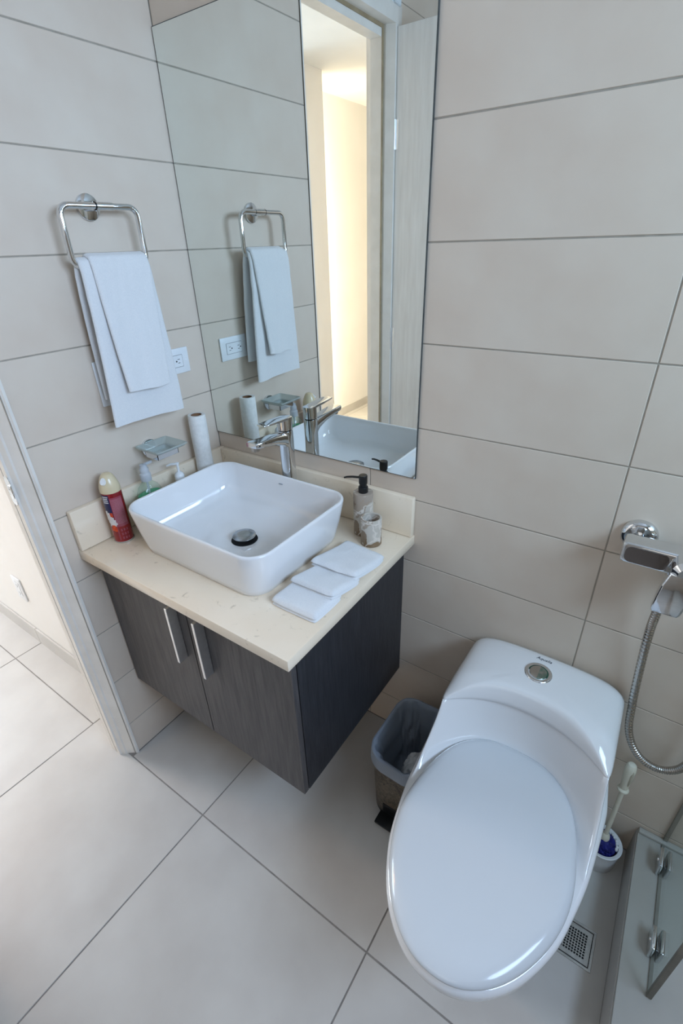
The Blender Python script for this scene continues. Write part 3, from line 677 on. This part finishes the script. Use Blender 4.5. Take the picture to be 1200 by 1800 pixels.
bm = B(); lathe(bm, [(.0245, .003), (.0252, .006), (.0252, .060)], 28); finish('soap', bm, M['cloudyplastic'], b1)
bm = B(); patch(bm, .0272, D2(-100), D2(30), .020, .066, 12); patch(bm, .0215, D2(-90), D2(0), .0885, .091, 8); finish('wrap_label', bm, M['logo'], b1)
bm = B(); lathe(bm, [(.0140, .100), (.0145, .103), (.0145, .114), (.0125, .121), (.007, .127), (.0038, .128), (.0036, .150), (.0055, .151), (.0055, .156), (.002, .158)], 28); p1 = finish('pump', bm, M['white_plastic'], wb)
bm = B(); tube(bm, [(.002, -.002, .154), (-.012, -.014, .154), (-.022, -.022, .149)], lambda i: .0038-.0006*i, 10); finish('nozzle', bm, M['white_plastic'], p1)

# ------------------------------------------------------------------ stone dispenser and cup
sdp = thing('soap_dispenser', 'brown veined stone soap dispenser with a black pump beside the basin', 'soap dispenser', (0.6150, -0.0600, CT))
bm = B(); lathe(bm, [(.0255, 0), (.0270, .0015), (.0272, .004), (.0272, .123), (.0266, .126), (.0255, .1265)], 44); finish('stone_body', bm, M['stone'], sdp)
bm = B(); lathe(bm, [(.0128, .1262), (.0132, .128), (.0132, .141), (.0125, .1425), (.0100, .1430), (.0100, .1500), (.0112, .1520), (.0116, .1535), (.0116, .1740), (.0106, .1760), (.003, .1765)], 36); pm = finish('pump', bm, M['black'], sdp)
bm = B(); dv = Vector((-.93, -.36, 0)); tube(bm, [Vector((0, 0, .1690))+dv*.008, Vector((0, 0, .1690))+dv*.030, Vector((0, 0, .1675))+dv*.044, Vector((0, 0, .1650))+dv*.052], lambda i: .0033-.0003*i, 12); finish('spout', bm, M['black'], pm)
cup = thing('stone_tumbler', 'brown veined stone tumbler in front of the soap dispenser', 'tumbler', (0.6620, -0.0960, CT))
bm = B(); lathe(bm, [(.0265, 0), (.0280, .002), (.0280, .078), (.0272, .0797), (.0235, .0800), (.0225, .0790), (.0222, .012), (.018, .008), (.004, .0075)], 44); finish('stone_body', bm, M['stone'], cup)

# ------------------------------------------------------------------ folded washcloths (three overlapping)
def folded(name, label, corners, z0, lift, seed):
    """corners: four (x, y) in order front-left, front-right, back-right, back-left; fold runs along the first edge"""
    A, Bc, Cc, Dc = [Vector((c[0], c[1], 0)) for c in corners]
    root = thing(name, label, 'towel', ((A.x+Cc.x)/2, (A.y+Cc.y)/2, z0), group=None)
    off = Vector(((A.x+Cc.x)/2, (A.y+Cc.y)/2, 0))
    nu, nv = 28, 22
    def layer(zb, zt_, inset, lname, s2):
        bm = B(); top = []; bot = []
        for j in range(nv+1):
            v = j/nv; rt = []; rb = []
            for i in range(nu+1):
                u = i/nu
                uu = inset+(1-2*inset)*u; vv = 0.004+(1-inset*1.2-0.004)*v
                U_, V_ = 2*uu-1, 2*vv-1; uu = 0.5+0.5*U_*math.sqrt(1-0.10*V_**6)+0.006*noise.noise(Vector((vv*3, seed, 1))); vv = 0.5+0.5*V_*math.sqrt(1-0.10*U_**6)+0.010*noise.noise(Vector((uu*2.5, seed, 5)))
                P = (A*(1-uu)+Bc*uu)*(1-vv)+(Dc*(1-uu)+Cc*uu)*vv - off
                d = min(u, 1-u)*0.14; e = min(v, 1-v)*0.10; de = min(d, e)
                rd = 1-math.sqrt(max(0, 1-(1-min(1, de/0.014))**2))
                th = (zt_-zb)
                zl = lift(vv)
                wob = 0.0016*noise.noise(Vector((u*4+seed, v*3, s2)))+0.0006*noise.noise(Vector((u*15, v*13+seed, s2)))
                puff = 0.003*math.sin(PI*u)*math.sin(PI*v)
                rt.append(bm.verts.new((P.x, P.y, zl+zt_+wob+puff-th*0.72*rd)))
                rb.append(bm.verts.new((P.x, P.y, max(zl+zb+th*0.24*rd, 0.0002))))
            top.append(rt); bot.append(rb)
        for j in range(nv):
            for i in range(nu):
                bm.faces.new((top[j][i], top[j][i+1], top[j+1][i+1], top[j+1][i]))
                bm.faces.new((bot[j][i], bot[j+1][i], bot[j+1][i+1], bot[j][i+1]))
        for j in range(nv):
            for i in (0, nu): bm.faces.new((top[j][i], top[j+1][i], bot[j+1][i], bot[j][i]))
        for i in range(nu):
            for j in (0, nv): bm.faces.new((top[j][i], top[j][i+1], bot[j][i+1], bot[j][i]))
        finish(lname, bm, M['terry'], root, angle=80)
    layer(0.0003, 0.0085, 0.012, 'lower_fold', seed); layer(0.0072, 0.0215, 0.0, 'upper_fold', seed+3)
flat = lambda v: 0.0
folded('washcloth', 'folded white washcloth nearest the front edge of the vanity', [(.600, -.437), (.730, -.437), (.7325, -.335), (.606, -.330)], CT, flat, 1)
folded('washcloth', 'folded white washcloth in the middle of the fan of three', [(.607, -.377), (.731, -.374), (.735, -.262), (.612, -.262)], CT+0.0004, lambda v: 0.0205*max(0, 1-v/0.85)**1.1, 2)
folded('washcloth', 'folded white washcloth nearest the stone tumbler, top of the fan', [(.600, -.292), (.736, -.288), (.738, -.150), (.610, -.138)], CT+0.0006, lambda v: 0.0205*max(0, 1-v/0.75)**1.2, 3)

# ------------------------------------------------------------------ toilet (one-piece)
TX = 1.143
tl = thing('toilet', 'white one-piece toilet with its lid closed, between bin and shower curb', 'toilet', (TX, -0.02, 0.0))
OY = 0.02   # local y = world y + OY
NB, NS, NF = 16, 18, 110
def smooth_ring(P, it):
    for _ in range(it):
        n = len(P); P = [(P[i-1]*0.25+P[i]*0.5+P[(i+1) % n]*0.25) for i in range(n)]
    return P
def outline(z, w_, yb, ys, front, it=3, wb=None):
    """closed ring: back edge right->left, left side, front left->right, right side; front(s) gives (x,y) for s in -1..1"""
    wb = w_ if wb is None else wb
    P = []
    for k in range(NB): P.append(Vector((wb-2*wb*k/NB, yb, z)))
    for k in range(NS): t = k/NS; P.append(Vector((-(wb+(w_-wb)*t), yb+(ys-yb)*t, z)))
    for k in range(NF): s = -1+2*k/NF; x, y = front(s); P.append(Vector((x, y, z)))
    for k in range(NS): t = k/NS; P.append(Vector((w_+(wb-w_)*t, ys+(yb-ys)*t, z)))
    return smooth_ring(P, it)
def arc_table(tab):
    """tab: (halfwidth, y) from the side to the tip -> function of s in -1..1 by arc length"""
    P = [Vector(p) for p in spline([(x, y, 0) for x, y in tab], 8)]
    L = [0]
    for a_, b_ in zip(P[:-1], P[1:]): L.append(L[-1]+(b_-a_).length)
    def at(t):
        d = t*L[-1]
        for i in range(len(L)-1):
            if L[i+1] >= d:
                q = (d-L[i])/((L[i+1]-L[i]) or 1); p = P[i].lerp(P[i+1], q); return p.x, p.y
        return P[-1].x, P[-1].y
    def f(s):
        x, y = at(1-abs(s)); return (-abs(x) if s < 0 else abs(x), y)
    return f
RIM = arc_table([(.212, -.21), (.209, -.29), (.203, -.38), (.192, -.45), (.178, -.515), (.156, -.570), (.128, -.618), (.094, -.655), (.058, -.679), (.026, -.690), (.0, -.692)])
def rim(kx, ky, yc=-.21):
    return lambda s: (RIM(s)[0]*kx, yc+(RIM(s)[1]-yc)*ky)
def convex(w_, ys, yt, p=2.0):
    def f(s):
        a = PI/2*(s+1)
        return (-w_*math.copysign(abs(math.cos(a))**(2/p), math.cos(a)), ys-(ys-yt)*abs(math.sin(a))**(2/p))
    return f
def concave(w_, ytip, ymid, q=2.0, ys=None, k=.72):
    def f(s):
        if ys is None: return (w_*s, ymid+(ytip-ymid)*abs(s)**q)
        a = abs(s)
        if a > k: return (math.copysign(w_, s), ys+(ytip-ys)*(1-a)/(1-k))
        return (w_*s/k, ymid+(ytip-ymid)*(a/k)**q)
    return f
def rr_(z, kx, ky, it=2, yb=-.006, wb=.187):
    return outline(z, .212*kx, yb, -.21, rim(kx, ky), it, wb=wb)
rings = [
    rr_(0.000, .53, .60, yb=-.030, wb=.112), rr_(0.004, .555, .615, yb=-.028, wb=.117), rr_(0.080, .56, .62, yb=-.026, wb=.120),
    rr_(0.150, .60, .66, yb=-.020, wb=.130), rr_(0.210, .67, .74, yb=-.015, wb=.145), rr_(0.265, .77, .84, yb=-.010, wb=.162),
    rr_(0.310, .87, .92, wb=.175), rr_(0.345, .945, .970, wb=.182), rr_(0.370, .985, .990), rr_(0.388, 1.0, 1.0), rr_(0.398, 1.0, .9985),
    rr_(0.404, .993, .992), rr_(0.4075, .98, .98), rr_(0.409, .955, .965),
    outline(0.4095, .197, -.006, -.21, concave(.197, -.400, -.235, 2.4, -.21), 5, wb=.187),
    outline(0.417, .197, -.006, -.21, concave(.197, -.370, -.205, 2.4, -.21), 5, wb=.187),
    outline(0.436, .1975, -.006, -.21, concave(.1975, -.335, -.188, 2.4, -.21), 5, wb=.187),
    outline(0.465, .195, -.006, -.21, concave(.195, -.300, -.178, 2.3, -.21), 5, wb=.187),
    outline(0.500, .191, -.006, -.21, concave(.191, -.272, -.172, 2.2, -.21), 5, wb=.187),
    outline(0.530, .1885, -.006, -.21, concave(.1885, -.255, -.169, 2.2, -.21), 5, wb=.186),
    outline(0.5500, .187, -.006, -.21, concave(.187, -.246, -.168, 2.2, -.21), 5, wb=.185),
]
def shift(P): return [(p.x, p.y+OY, p.z) for p in P]
bm = B(); ring_faces(bm, [shift(r_) for r_ in rings]); finish('body', bm, M['porcelain'], tl, angle=75)
# tank cover, its front edge swooping to two tips
def cover_z(x, y, z):
    t = (z-0.5515)/0.05
    d = max(0, -y-0.165)/0.075
    fall = 0.30*(abs(x)/0.186)**3 + 0.62*min(1, d)**1.3
    return 0.5515+(z-0.5515)*(1-min(0.92, fall*1.0))+0.004*(1-(x/0.19)**2)*t
def cov(z, w_, yb, ys, ytip, ymid, it, wb):
    return [(p.x, p.y+OY, cover_z(p.x, p.y, p.z)) for p in outline(z, w_, yb, ys, concave(w_, ytip, ymid, 2.2), it, wb)]
cr = [
    cov(0.5515, .187, -.0060, -.236, -.246, -.171, 4, .183),
    cov(0.5530, .1890, -.0050, -.238, -.2480, -.173, 4, .185),
    cov(0.565, .1900, -.0050, -.238, -.2480, -.173, 4, .186),
    cov(0.580, .187, -.0060, -.235, -.244, -.171, 4, .184),
    cov(0.592, .181, -.0100, -.229, -.238, -.168, 5, .178),
    cov(0.599, .172, -.0150, -.221, -.229, -.163, 5, .169),
    cov(0.6025, .158, -.0240, -.208, -.216, -.155, 6, .156),
    cov(0.6040, .140, -.0350, -.190, -.198, -.145, 6, .137),
    cov(0.6048, .100, -.0550, -.150, -.155, -.125, 6, .095),
    cov(0.6050, .050, -.0750, -.110, -.112, -.105, 6, .045),
]
bm = B(); ring_faces(bm, cr); tc_ = finish('tank_cover', bm, M['porcelain'], tl, angle=75)
LIDT = [(.0, -.1895), (.030, -.1900), (.062, -.195), (.095, -.210), (.124, -.236), (.144, -.268), (.159, -.306), (.171, -.355), (.1795, -.41), (.180, -.462), (.172, -.508), (.156, -.556), (.131, -.604), (.098, -.647), (.062, -.675), (.028, -.6885), (.0, -.691)]
LF = arc_table(list(reversed(LIDT)))
def lidring(z, k, drop=0.0):
    n = 48; R_ = [LF(i/n) for i in range(n+1)]        # back .. tip on the right side
    half = [(abs(x), y) for x, y in R_]
    P = [Vector((x, y, z)) for x, y in half] + [Vector((-x, y, z)) for x, y in half[-2:0:-1]]
    P = smooth_ring(P, 2); cy = -.43; o_ = []
    for p in P:
        q = max(0.0, (-p.y-.50)/.19)
        o_.append((p.x*k, cy+(p.y-cy)*k+OY, z-drop*q*q))
    return o_
bm = B(); ring_faces(bm, [lidring(.4105, .955), lidring(.4115, .975), lidring(.418, .985), lidring(.4205, .98), lidring(.4210, .96)]); finish('seat_ring', bm, M['seatlid'], tl, angle=75)
bm = B(); ring_faces(bm, [lidring(.4220, .975), lidring(.4225, .992), lidring(.4265, 1.0), lidring(.4320, .996, .002), lidring(.4375, .982, .004), lidring(.4420, .955, .006), lidring(.4450, .92, .006), lidring(.4470, .86, .004), lidring(.4482, .74, .002), lidring(.4490, .5), lidring(.4492, .15)])
lid = finish('lid', bm, M['seatlid'], tl, angle=75)
for s in (-1, 1):
    bm = B(); cyl_between(bm, (s*.07-.02, -.196+OY, .420), (s*.07+.02, -.196+OY, .420), .007); finish('hinge', bm, M['seatlid'], tl)
from mathutils.bvhtree import BVHTree
_t = BVHTree.FromPolygons([v.co for v in tc_.data.vertices], [tuple(p.vertices) for p in tc_.data.polygons])
def on_cover(x, y): return _t.ray_cast(Vector((x, y, 1.0)), Vector((0, 0, -1)))[0].z
# dual flush button
bx, by = 1.1370-TX, -0.090+OY
zt_ = on_cover(bx, by)-0.0004
bm = B(); lathe(bm, [(.031, -.003), (.0325, 0.0), (.0315, .0025), (.027, .0042), (.0235, .0030), (.0230, -.002)], 44, c=(0, 0)); fb = finish('flush_button', bm, M['chrome'], tl, angle=60, loc=(bx, by, zt_))
bm = B()
def seg_(sign, n=20):
    out = []
    for k in range(n+1):
        a = -PI/2+PI*k/n
        out.append((sign*(0.0012+0.0212*math.cos(a)), 0.0212*math.sin(a)))
    return out if sign > 0 else out[::-1]
for nm, sg, hh, mm in (('small_flush', -1, .0045, 'hose'), ('large_flush', 1, .0038, 'chrome_worn')):
    P = seg_(sg); cx = sum(p[0] for p in P)/len(P)
    bm = B(); ring_faces(bm, [[(x-sg*.002, y, -.001) for x, y in P], [(x-sg*.002, y, hh-.0006) for x, y in P], [((x-sg*.002-cx)*.94+cx, y*.94, hh) for x, y in P]])
    o = finish(nm, bm, M[mm], fb); 
bm = B(); lathe(bm, [(.0232, -.0006), (.0232, .0006)], 36); finish('scale_ring', bm, mat('green_limescale', lin(40, 92, 74), lin(66, 120, 98), 0.7, scale=120), fb)
fb.rotation_euler = (D2(2), D2(0), 0)
textobj('lettering', 'Aqualia', 0.0125, (1.1380-TX, -0.0385+OY, on_cover(1.1380-TX, -0.0385+OY)+0.0004), (D2(3), 0, D2(-1)), M['logo'], tc_, shear=0.35)

# ------------------------------------------------------------------ trash bin
bn = thing('trash_bin', 'marbled brown pedal bin with a plastic liner between vanity and toilet', 'trash bin', (0.8560, -0.1830, 0.0))
hx, hy, rr = 0.078, 0.112, 0.055
bm = B(); ring_faces(bm, [rrect(0, 0, hx, hy, rr, 0.0), rrect(0, 0, hx+.001, hy+.001, rr, 0.018)]); finish('base', bm, M['black'], bn)
bm = B(); ring_faces(bm, [rrect(0, 0, hx+.001, hy+.001, rr, 0.018), rrect(0, 0, hx+.009, hy+.010, rr+.004, 0.262), rrect(0, 0, hx+.006, hy+.007, rr+.002, 0.262), rrect(0, 0, hx-.002, hy-.002, rr-.002, 0.022)]); finish('body', bm, M['binstone'], bn)
bm = B(); box(bm, (-0.030, -hy-0.006, 0.012), (0.040, -hy+0.003, 0.062), .003, 2); finish('pedal_housing', bm, M['black'], bn)
bm = B(); box(bm, (-0.036, -hy-0.045, 0.014), (0.034, -hy-0.004, 0.024), .003, 2); finish('pedal', bm, M['black'], bn)
def wring(hx_, hy_, r_, z, amp, seed, zamp=0.0):
    P = rrect(0, 0, hx_, hy_, r_, z, 24); out = []
    for i, (x, y, zz) in enumerate(P):
        a = math.atan2(y/hy_, x/hx_)
        k = 1+amp*(noise.noise(Vector((math.cos(a)*3.2+seed, math.sin(a)*3.2, z*9)))+.6*noise.noise(Vector((math.cos(a)*9+seed, math.sin(a)*9, z*14))))
        if amp > .025: k += amp*0.75*(abs(math.sin(a*5.5+1.5*math.sin(a*3)))-.5)+amp*.45*math.sin(a*17+z*16)+amp*.5*noise.noise(Vector((math.cos(a)*6, math.sin(a)*6, z*26)))
        out.append((x*k, y*k, zz+zamp*noise.noise(Vector((math.cos(a)*2.5, math.sin(a)*2.5, seed+7)))))
    return out
bm = B()
LP = [(.0135, .015, .006, .228, .010), (.0130, .0145, .006, .245, .010), (.0125, .0135, .006, .262, .006), (.0115, .0125, .004, .270, .014), (.006, .007, 0, .2725, .018), (.001, .001, 0, .266, .03), (-.006, -.006, 0, .245, .06), (-.010, -.011, -.005, .22, .10),
      (-.013, -.015, -.006, .19, .14), (-.015, -.017, -.008, .16, .16), (-.018, -.020, -.008, .13, .18), (-.020, -.024, -.01, .10, .18), (-.028, -.035, -.012, .065, .16), (-.05, -.07, -.03, .045, .1)]
rs = []
for i in range(len(LP)-1):
    for k in range(4):
        t = k/4; q = [LP[i][j]*(1-t)+LP[i+1][j]*t for j in range(5)]
        ring_ = wring(hx+q[0], hy+q[1], rr+q[2], q[3], q[4], 3, .007 if i < 5 else .004)
        out = []
        for (x, y, z) in ring_:
            a = math.atan2(y, x); n3 = noise.noise(Vector((x*26, y*26, z*30)))+.6*noise.noise(Vector((x*60, y*60, z*45)))
            f_ = 1+(0.020 if i > 4 else 0.007)*n3
            out.append((x*f_, y*f_, z+.0015*n3))
        rs.append(out)
ring_faces(bm, rs, cap0=False)
finish('liner', bm, M['bag'], bn, angle=80)
def crumple(name, label, loc, rad, seed, m):
    bm = B(); bmesh.ops.create_icosphere(bm, subdivisions=4, radius=1.0)
    for v in bm.verts:
        p = v.co.copy(); k = 1+.34*noise.noise(p*1.9+Vector((seed, 0, 0)))+.24*abs(noise.noise(p*4.2+Vector((0, seed, 0))))
        v.co = Vector((p.x*rad[0]*k, p.y*rad[1]*k, p.z*rad[2]*k))
    o = finish(name, bm, m, angle=30, loc=loc); return tag(o, label, 'tissue')
crumple('crumpled_tissue', 'crumpled white tissue lying in the lined trash bin', (0.8800, -0.2050, 0.135), (.038, .046, .055), 3.0, M['paper'])

# ------------------------------------------------------------------ toilet brush
tb = thing('toilet_brush', 'ivory toilet brush with navy bristles in a white holder beside the toilet', 'toilet brush', (1.3900, -0.0640, 0.0))
bm = B(); lathe(bm, [(.041, 0), (.0435, .002), (.0455, .050), (.0480, .078), (.0490, .081), (.0470, .0825), (.0400, .0800), (.0385, .074), (.0360, .010), (.01, .008)], 44); finish('holder', bm, M['white_plastic'], tb, angle=50)
bm = B(); bmesh.ops.create_icosphere(bm, subdivisions=4, radius=1.0)
for v in bm.verts:
    p = v.co.copy(); k = 1+.10*math.sin(26*math.atan2(p.y, p.x))*math.sqrt(max(0, 1-p.z*p.z))+.10*noise.noise(p*9)
    v.co = Vector((p.x*.0335*k, p.y*.0335*k, .070+p.z*.033*k))
finish('bristles', bm, M['navy'], tb, angle=20)
bm = B()
for k in range(14):
    a = D2(-10+k*9); c = Vector((math.cos(a)*.0345, math.sin(a)*.0345, .083+.004*math.sin(k*2.1)))
    for v in box(bm, c-Vector((.0035, .0035, .004)), c+Vector((.0035, .0035, .004)), .0015, 1): pass
finish('white_tufts', bm, M['white_plastic'], tb)
bm = B(); lathe(bm, [(.012, .098), (.0125, .104), (.0110, .114), (.0065, .120)], 24); finish('head_cap', bm, M['ivory'], tb)
A_, Bp = Vector((0, 0, .112)), Vector((-.004, .016, .402)); at_ = lambda t: A_+(Bp-A_)*t
bm = B(); tube(bm, [at_(t) for t in (0, .2, .4, .6, .66)], 0.0058, 14); finish('stem', bm, M['ivory'], tb)
bm = B(); tube(bm, [at_(t) for t in (.655, .66, .675, .682, .69, .74, .85, .93, .975, .992, 1.0)], lambda i: (.011, .0135, .0135, .0115, .0092, .0098, .0122, .0130, .0115, .0085, .003)[i], 20); hd_ = finish('grip', bm, M['ivory'], tb)
bm = B(); tube(bm, [at_(t)+Vector((.0065, -.0095, 0)) for t in (.76, .82, .9, .95)], lambda i: (.001, .0034, .0042, .001)[i], 12); finish('grip_inlay', bm, mat('inlay_plastic', lin(186, 178, 158), lin(196, 188, 170), .4, scale=20), hd_)

# ------------------------------------------------------------------ floor drain
fd = thing('floor_drain', 'square steel floor drain grate beside the toilet', 'drain', ((DR[0]+DR[1])/2, (DR[2]+DR[3])/2, 0.0))
hx, hy = (DR[1]-DR[0])/2-.0004, (DR[3]-DR[2])/2-.0004
bm = B()
for lo, hi in (((-hx, -hy), (hx, -hy+.006)), ((-hx, hy-.006), (hx, hy)), ((-hx, -hy+.006), (-hx+.006, hy-.006)), ((hx-.006, -hy+.006), (hx, hy-.006))): box(bm, (lo[0], lo[1], -.004), (hi[0], hi[1], .0008), .0004, 1)
finish('frame', bm, M['steel'], fd)
bm = B(); box(bm, (-hx+.006, -hy+.006, -.0013), (hx-.006, hy-.006, -.0010)); finish('sump', bm, M['drain_dark'], fd, smooth=False)
bm = B(); q = hx-.0078; n = 9; inn = .0095
for s in (-1, 1):
    box(bm, (-q, min(s*q, s*(q-inn)), -.0016), (q, max(s*q, s*(q-inn)), .0004)); box(bm, (min(s*q, s*(q-inn)), -q+inn, -.0016), (max(s*q, s*(q-inn)), q-inn, .0004))
st = 2*(q-inn)/n
for k in range(n+1):
    c = -(q-inn)+k*st
    box(bm, (c-.0009, -q+inn, -.0009), (c+.0009, q-inn, .0003)); box(bm, (-q+inn, c-.0009, -.0009), (q-inn, c+.0009, .0002))
finish('grate', bm, M['steel'], fd, smooth=False)

# ------------------------------------------------------------------ shower mixer and hose on the back wall
sm = thing('wall_mixer', 'chrome wall-mounted mixer tap with a lever above the toilet', 'faucet', (1.33, 0.0, 0.997))
for s in (-1, 1):
    bm = B(); ring = [(.0003, .034), (.010, .034), (.015, .031), (.0175, .026), (.0150, .018)]
    rs = [[(s*.078+r_*math.cos(2*PI*k/40), -y, .003+r_*math.sin(2*PI*k/40)) for k in range(40)] for y, r_ in ring]
    ring_faces(bm, rs); e_ = finish('wall_flange', bm, M['chrome'], sm)
    bm = B(); cyl_between(bm, (s*.078, -.014, .003), (s*.078, -.042, .001), .0125); finish('connector', bm, M['chrome'], e_)
bm = B(); rs = []
for x, sc_ in ((-.101, .75), (-.099, .9), (-.092, 1), (.092, 1), (.099, .9), (.101, .75)):
    rs.append([(x, -.060+a*1.0, b_) for a, b_, _ in rrect(0, 0, .0235*sc_, .0235*sc_, .008*sc_, 0, 5)])
ring_faces(bm, rs); mbody = finish('body', bm, M['chrome'], sm)
bm = B()
rs = []
P = rrect(-.057, 0, .037, .0170, .012, 0, 6)
ring_faces(bm, [[(x, -.0834, z) for x, z, _ in P], [(x, -.0852, z) for x, z, _ in P]]); finish('front_inset', bm, mat('dark_chrome', (.30, .27, .26, 1), None, .08, 1.0), mbody)
bm = B(); cyl_between(bm, (.010, -.080, .004), (.010, -.112, .004), .027, .0245, 36); cyl_between(bm, (.010, -.112, .004), (.010, -.120, .004), .0245, .014, 36); hub = finish('lever_hub', bm, M['chrome'], sm)
bm = B(); rs = []
for z, y, hx_, hy_ in ((.000, -.112, .022, .008), (-.022, -.112, .026, .0135), (-.050, -.111, .026, .0135), (-.082, -.109, .0245, .013), (-.088, -.1085, .0225, .0115)):
    rs.append([(.006+x+(z)*.10, y+b_, z) for x, b_, _ in rrect(0, 0, hx_, hy_, .005, 0, 5)])
ring_faces(bm, rs); finish('lever', bm, M['chrome'], hub)
bm = B(); cyl_between(bm, (-.008, -.058, -.020), (-.008, -.058, -.040), .0105, seg=6); finish('hose_nut', bm, M['chrome'], sm)
bm = B()
path = spline([(1.322, -.058, .946), (1.3215, -.054, .860), (1.3225, -.050, .800), (1.3310, -.036, .690), (1.3430, -.024, .570), (1.3570, -.030, .482), (1.3900, -.038, .428), (1.4350, -.038, .412), (1.4720, -.040, .445), (1.4850, -.044, .520), (1.4870, -.048, .640), (1.4870, -.052, .755)], 40)
tube(bm, path, lambda i: .0090 if i % 4 < 2 else .0074, 12)
hs = finish('shower_hose', bm, M['hose'], angle=80); tag(hs, 'ribbed steel hose hanging in a loop from the wall mixer', 'hose')
sh = thing('hand_spray', 'chrome hand spray on a wall hook at the end of the hose', 'hand spray', (1.487, -0.055, 0.768))
bm = B(); cyl_between(bm, (0, 0, 0.0), (0, -0.002, .12), .010, .013); finish('handle', bm, M['chrome'], sh)
bm = B(); cyl_between(bm, (0, .006, .135), (0, -.028, .120), .016, .024); finish('spray_head', bm, M['chrome'], sh)
bm = B(); box(bm, (-.012, .010, .060), (.012, .0545, .090), .003, 2); finish('wall_hook', bm, M['chrome'], sh)
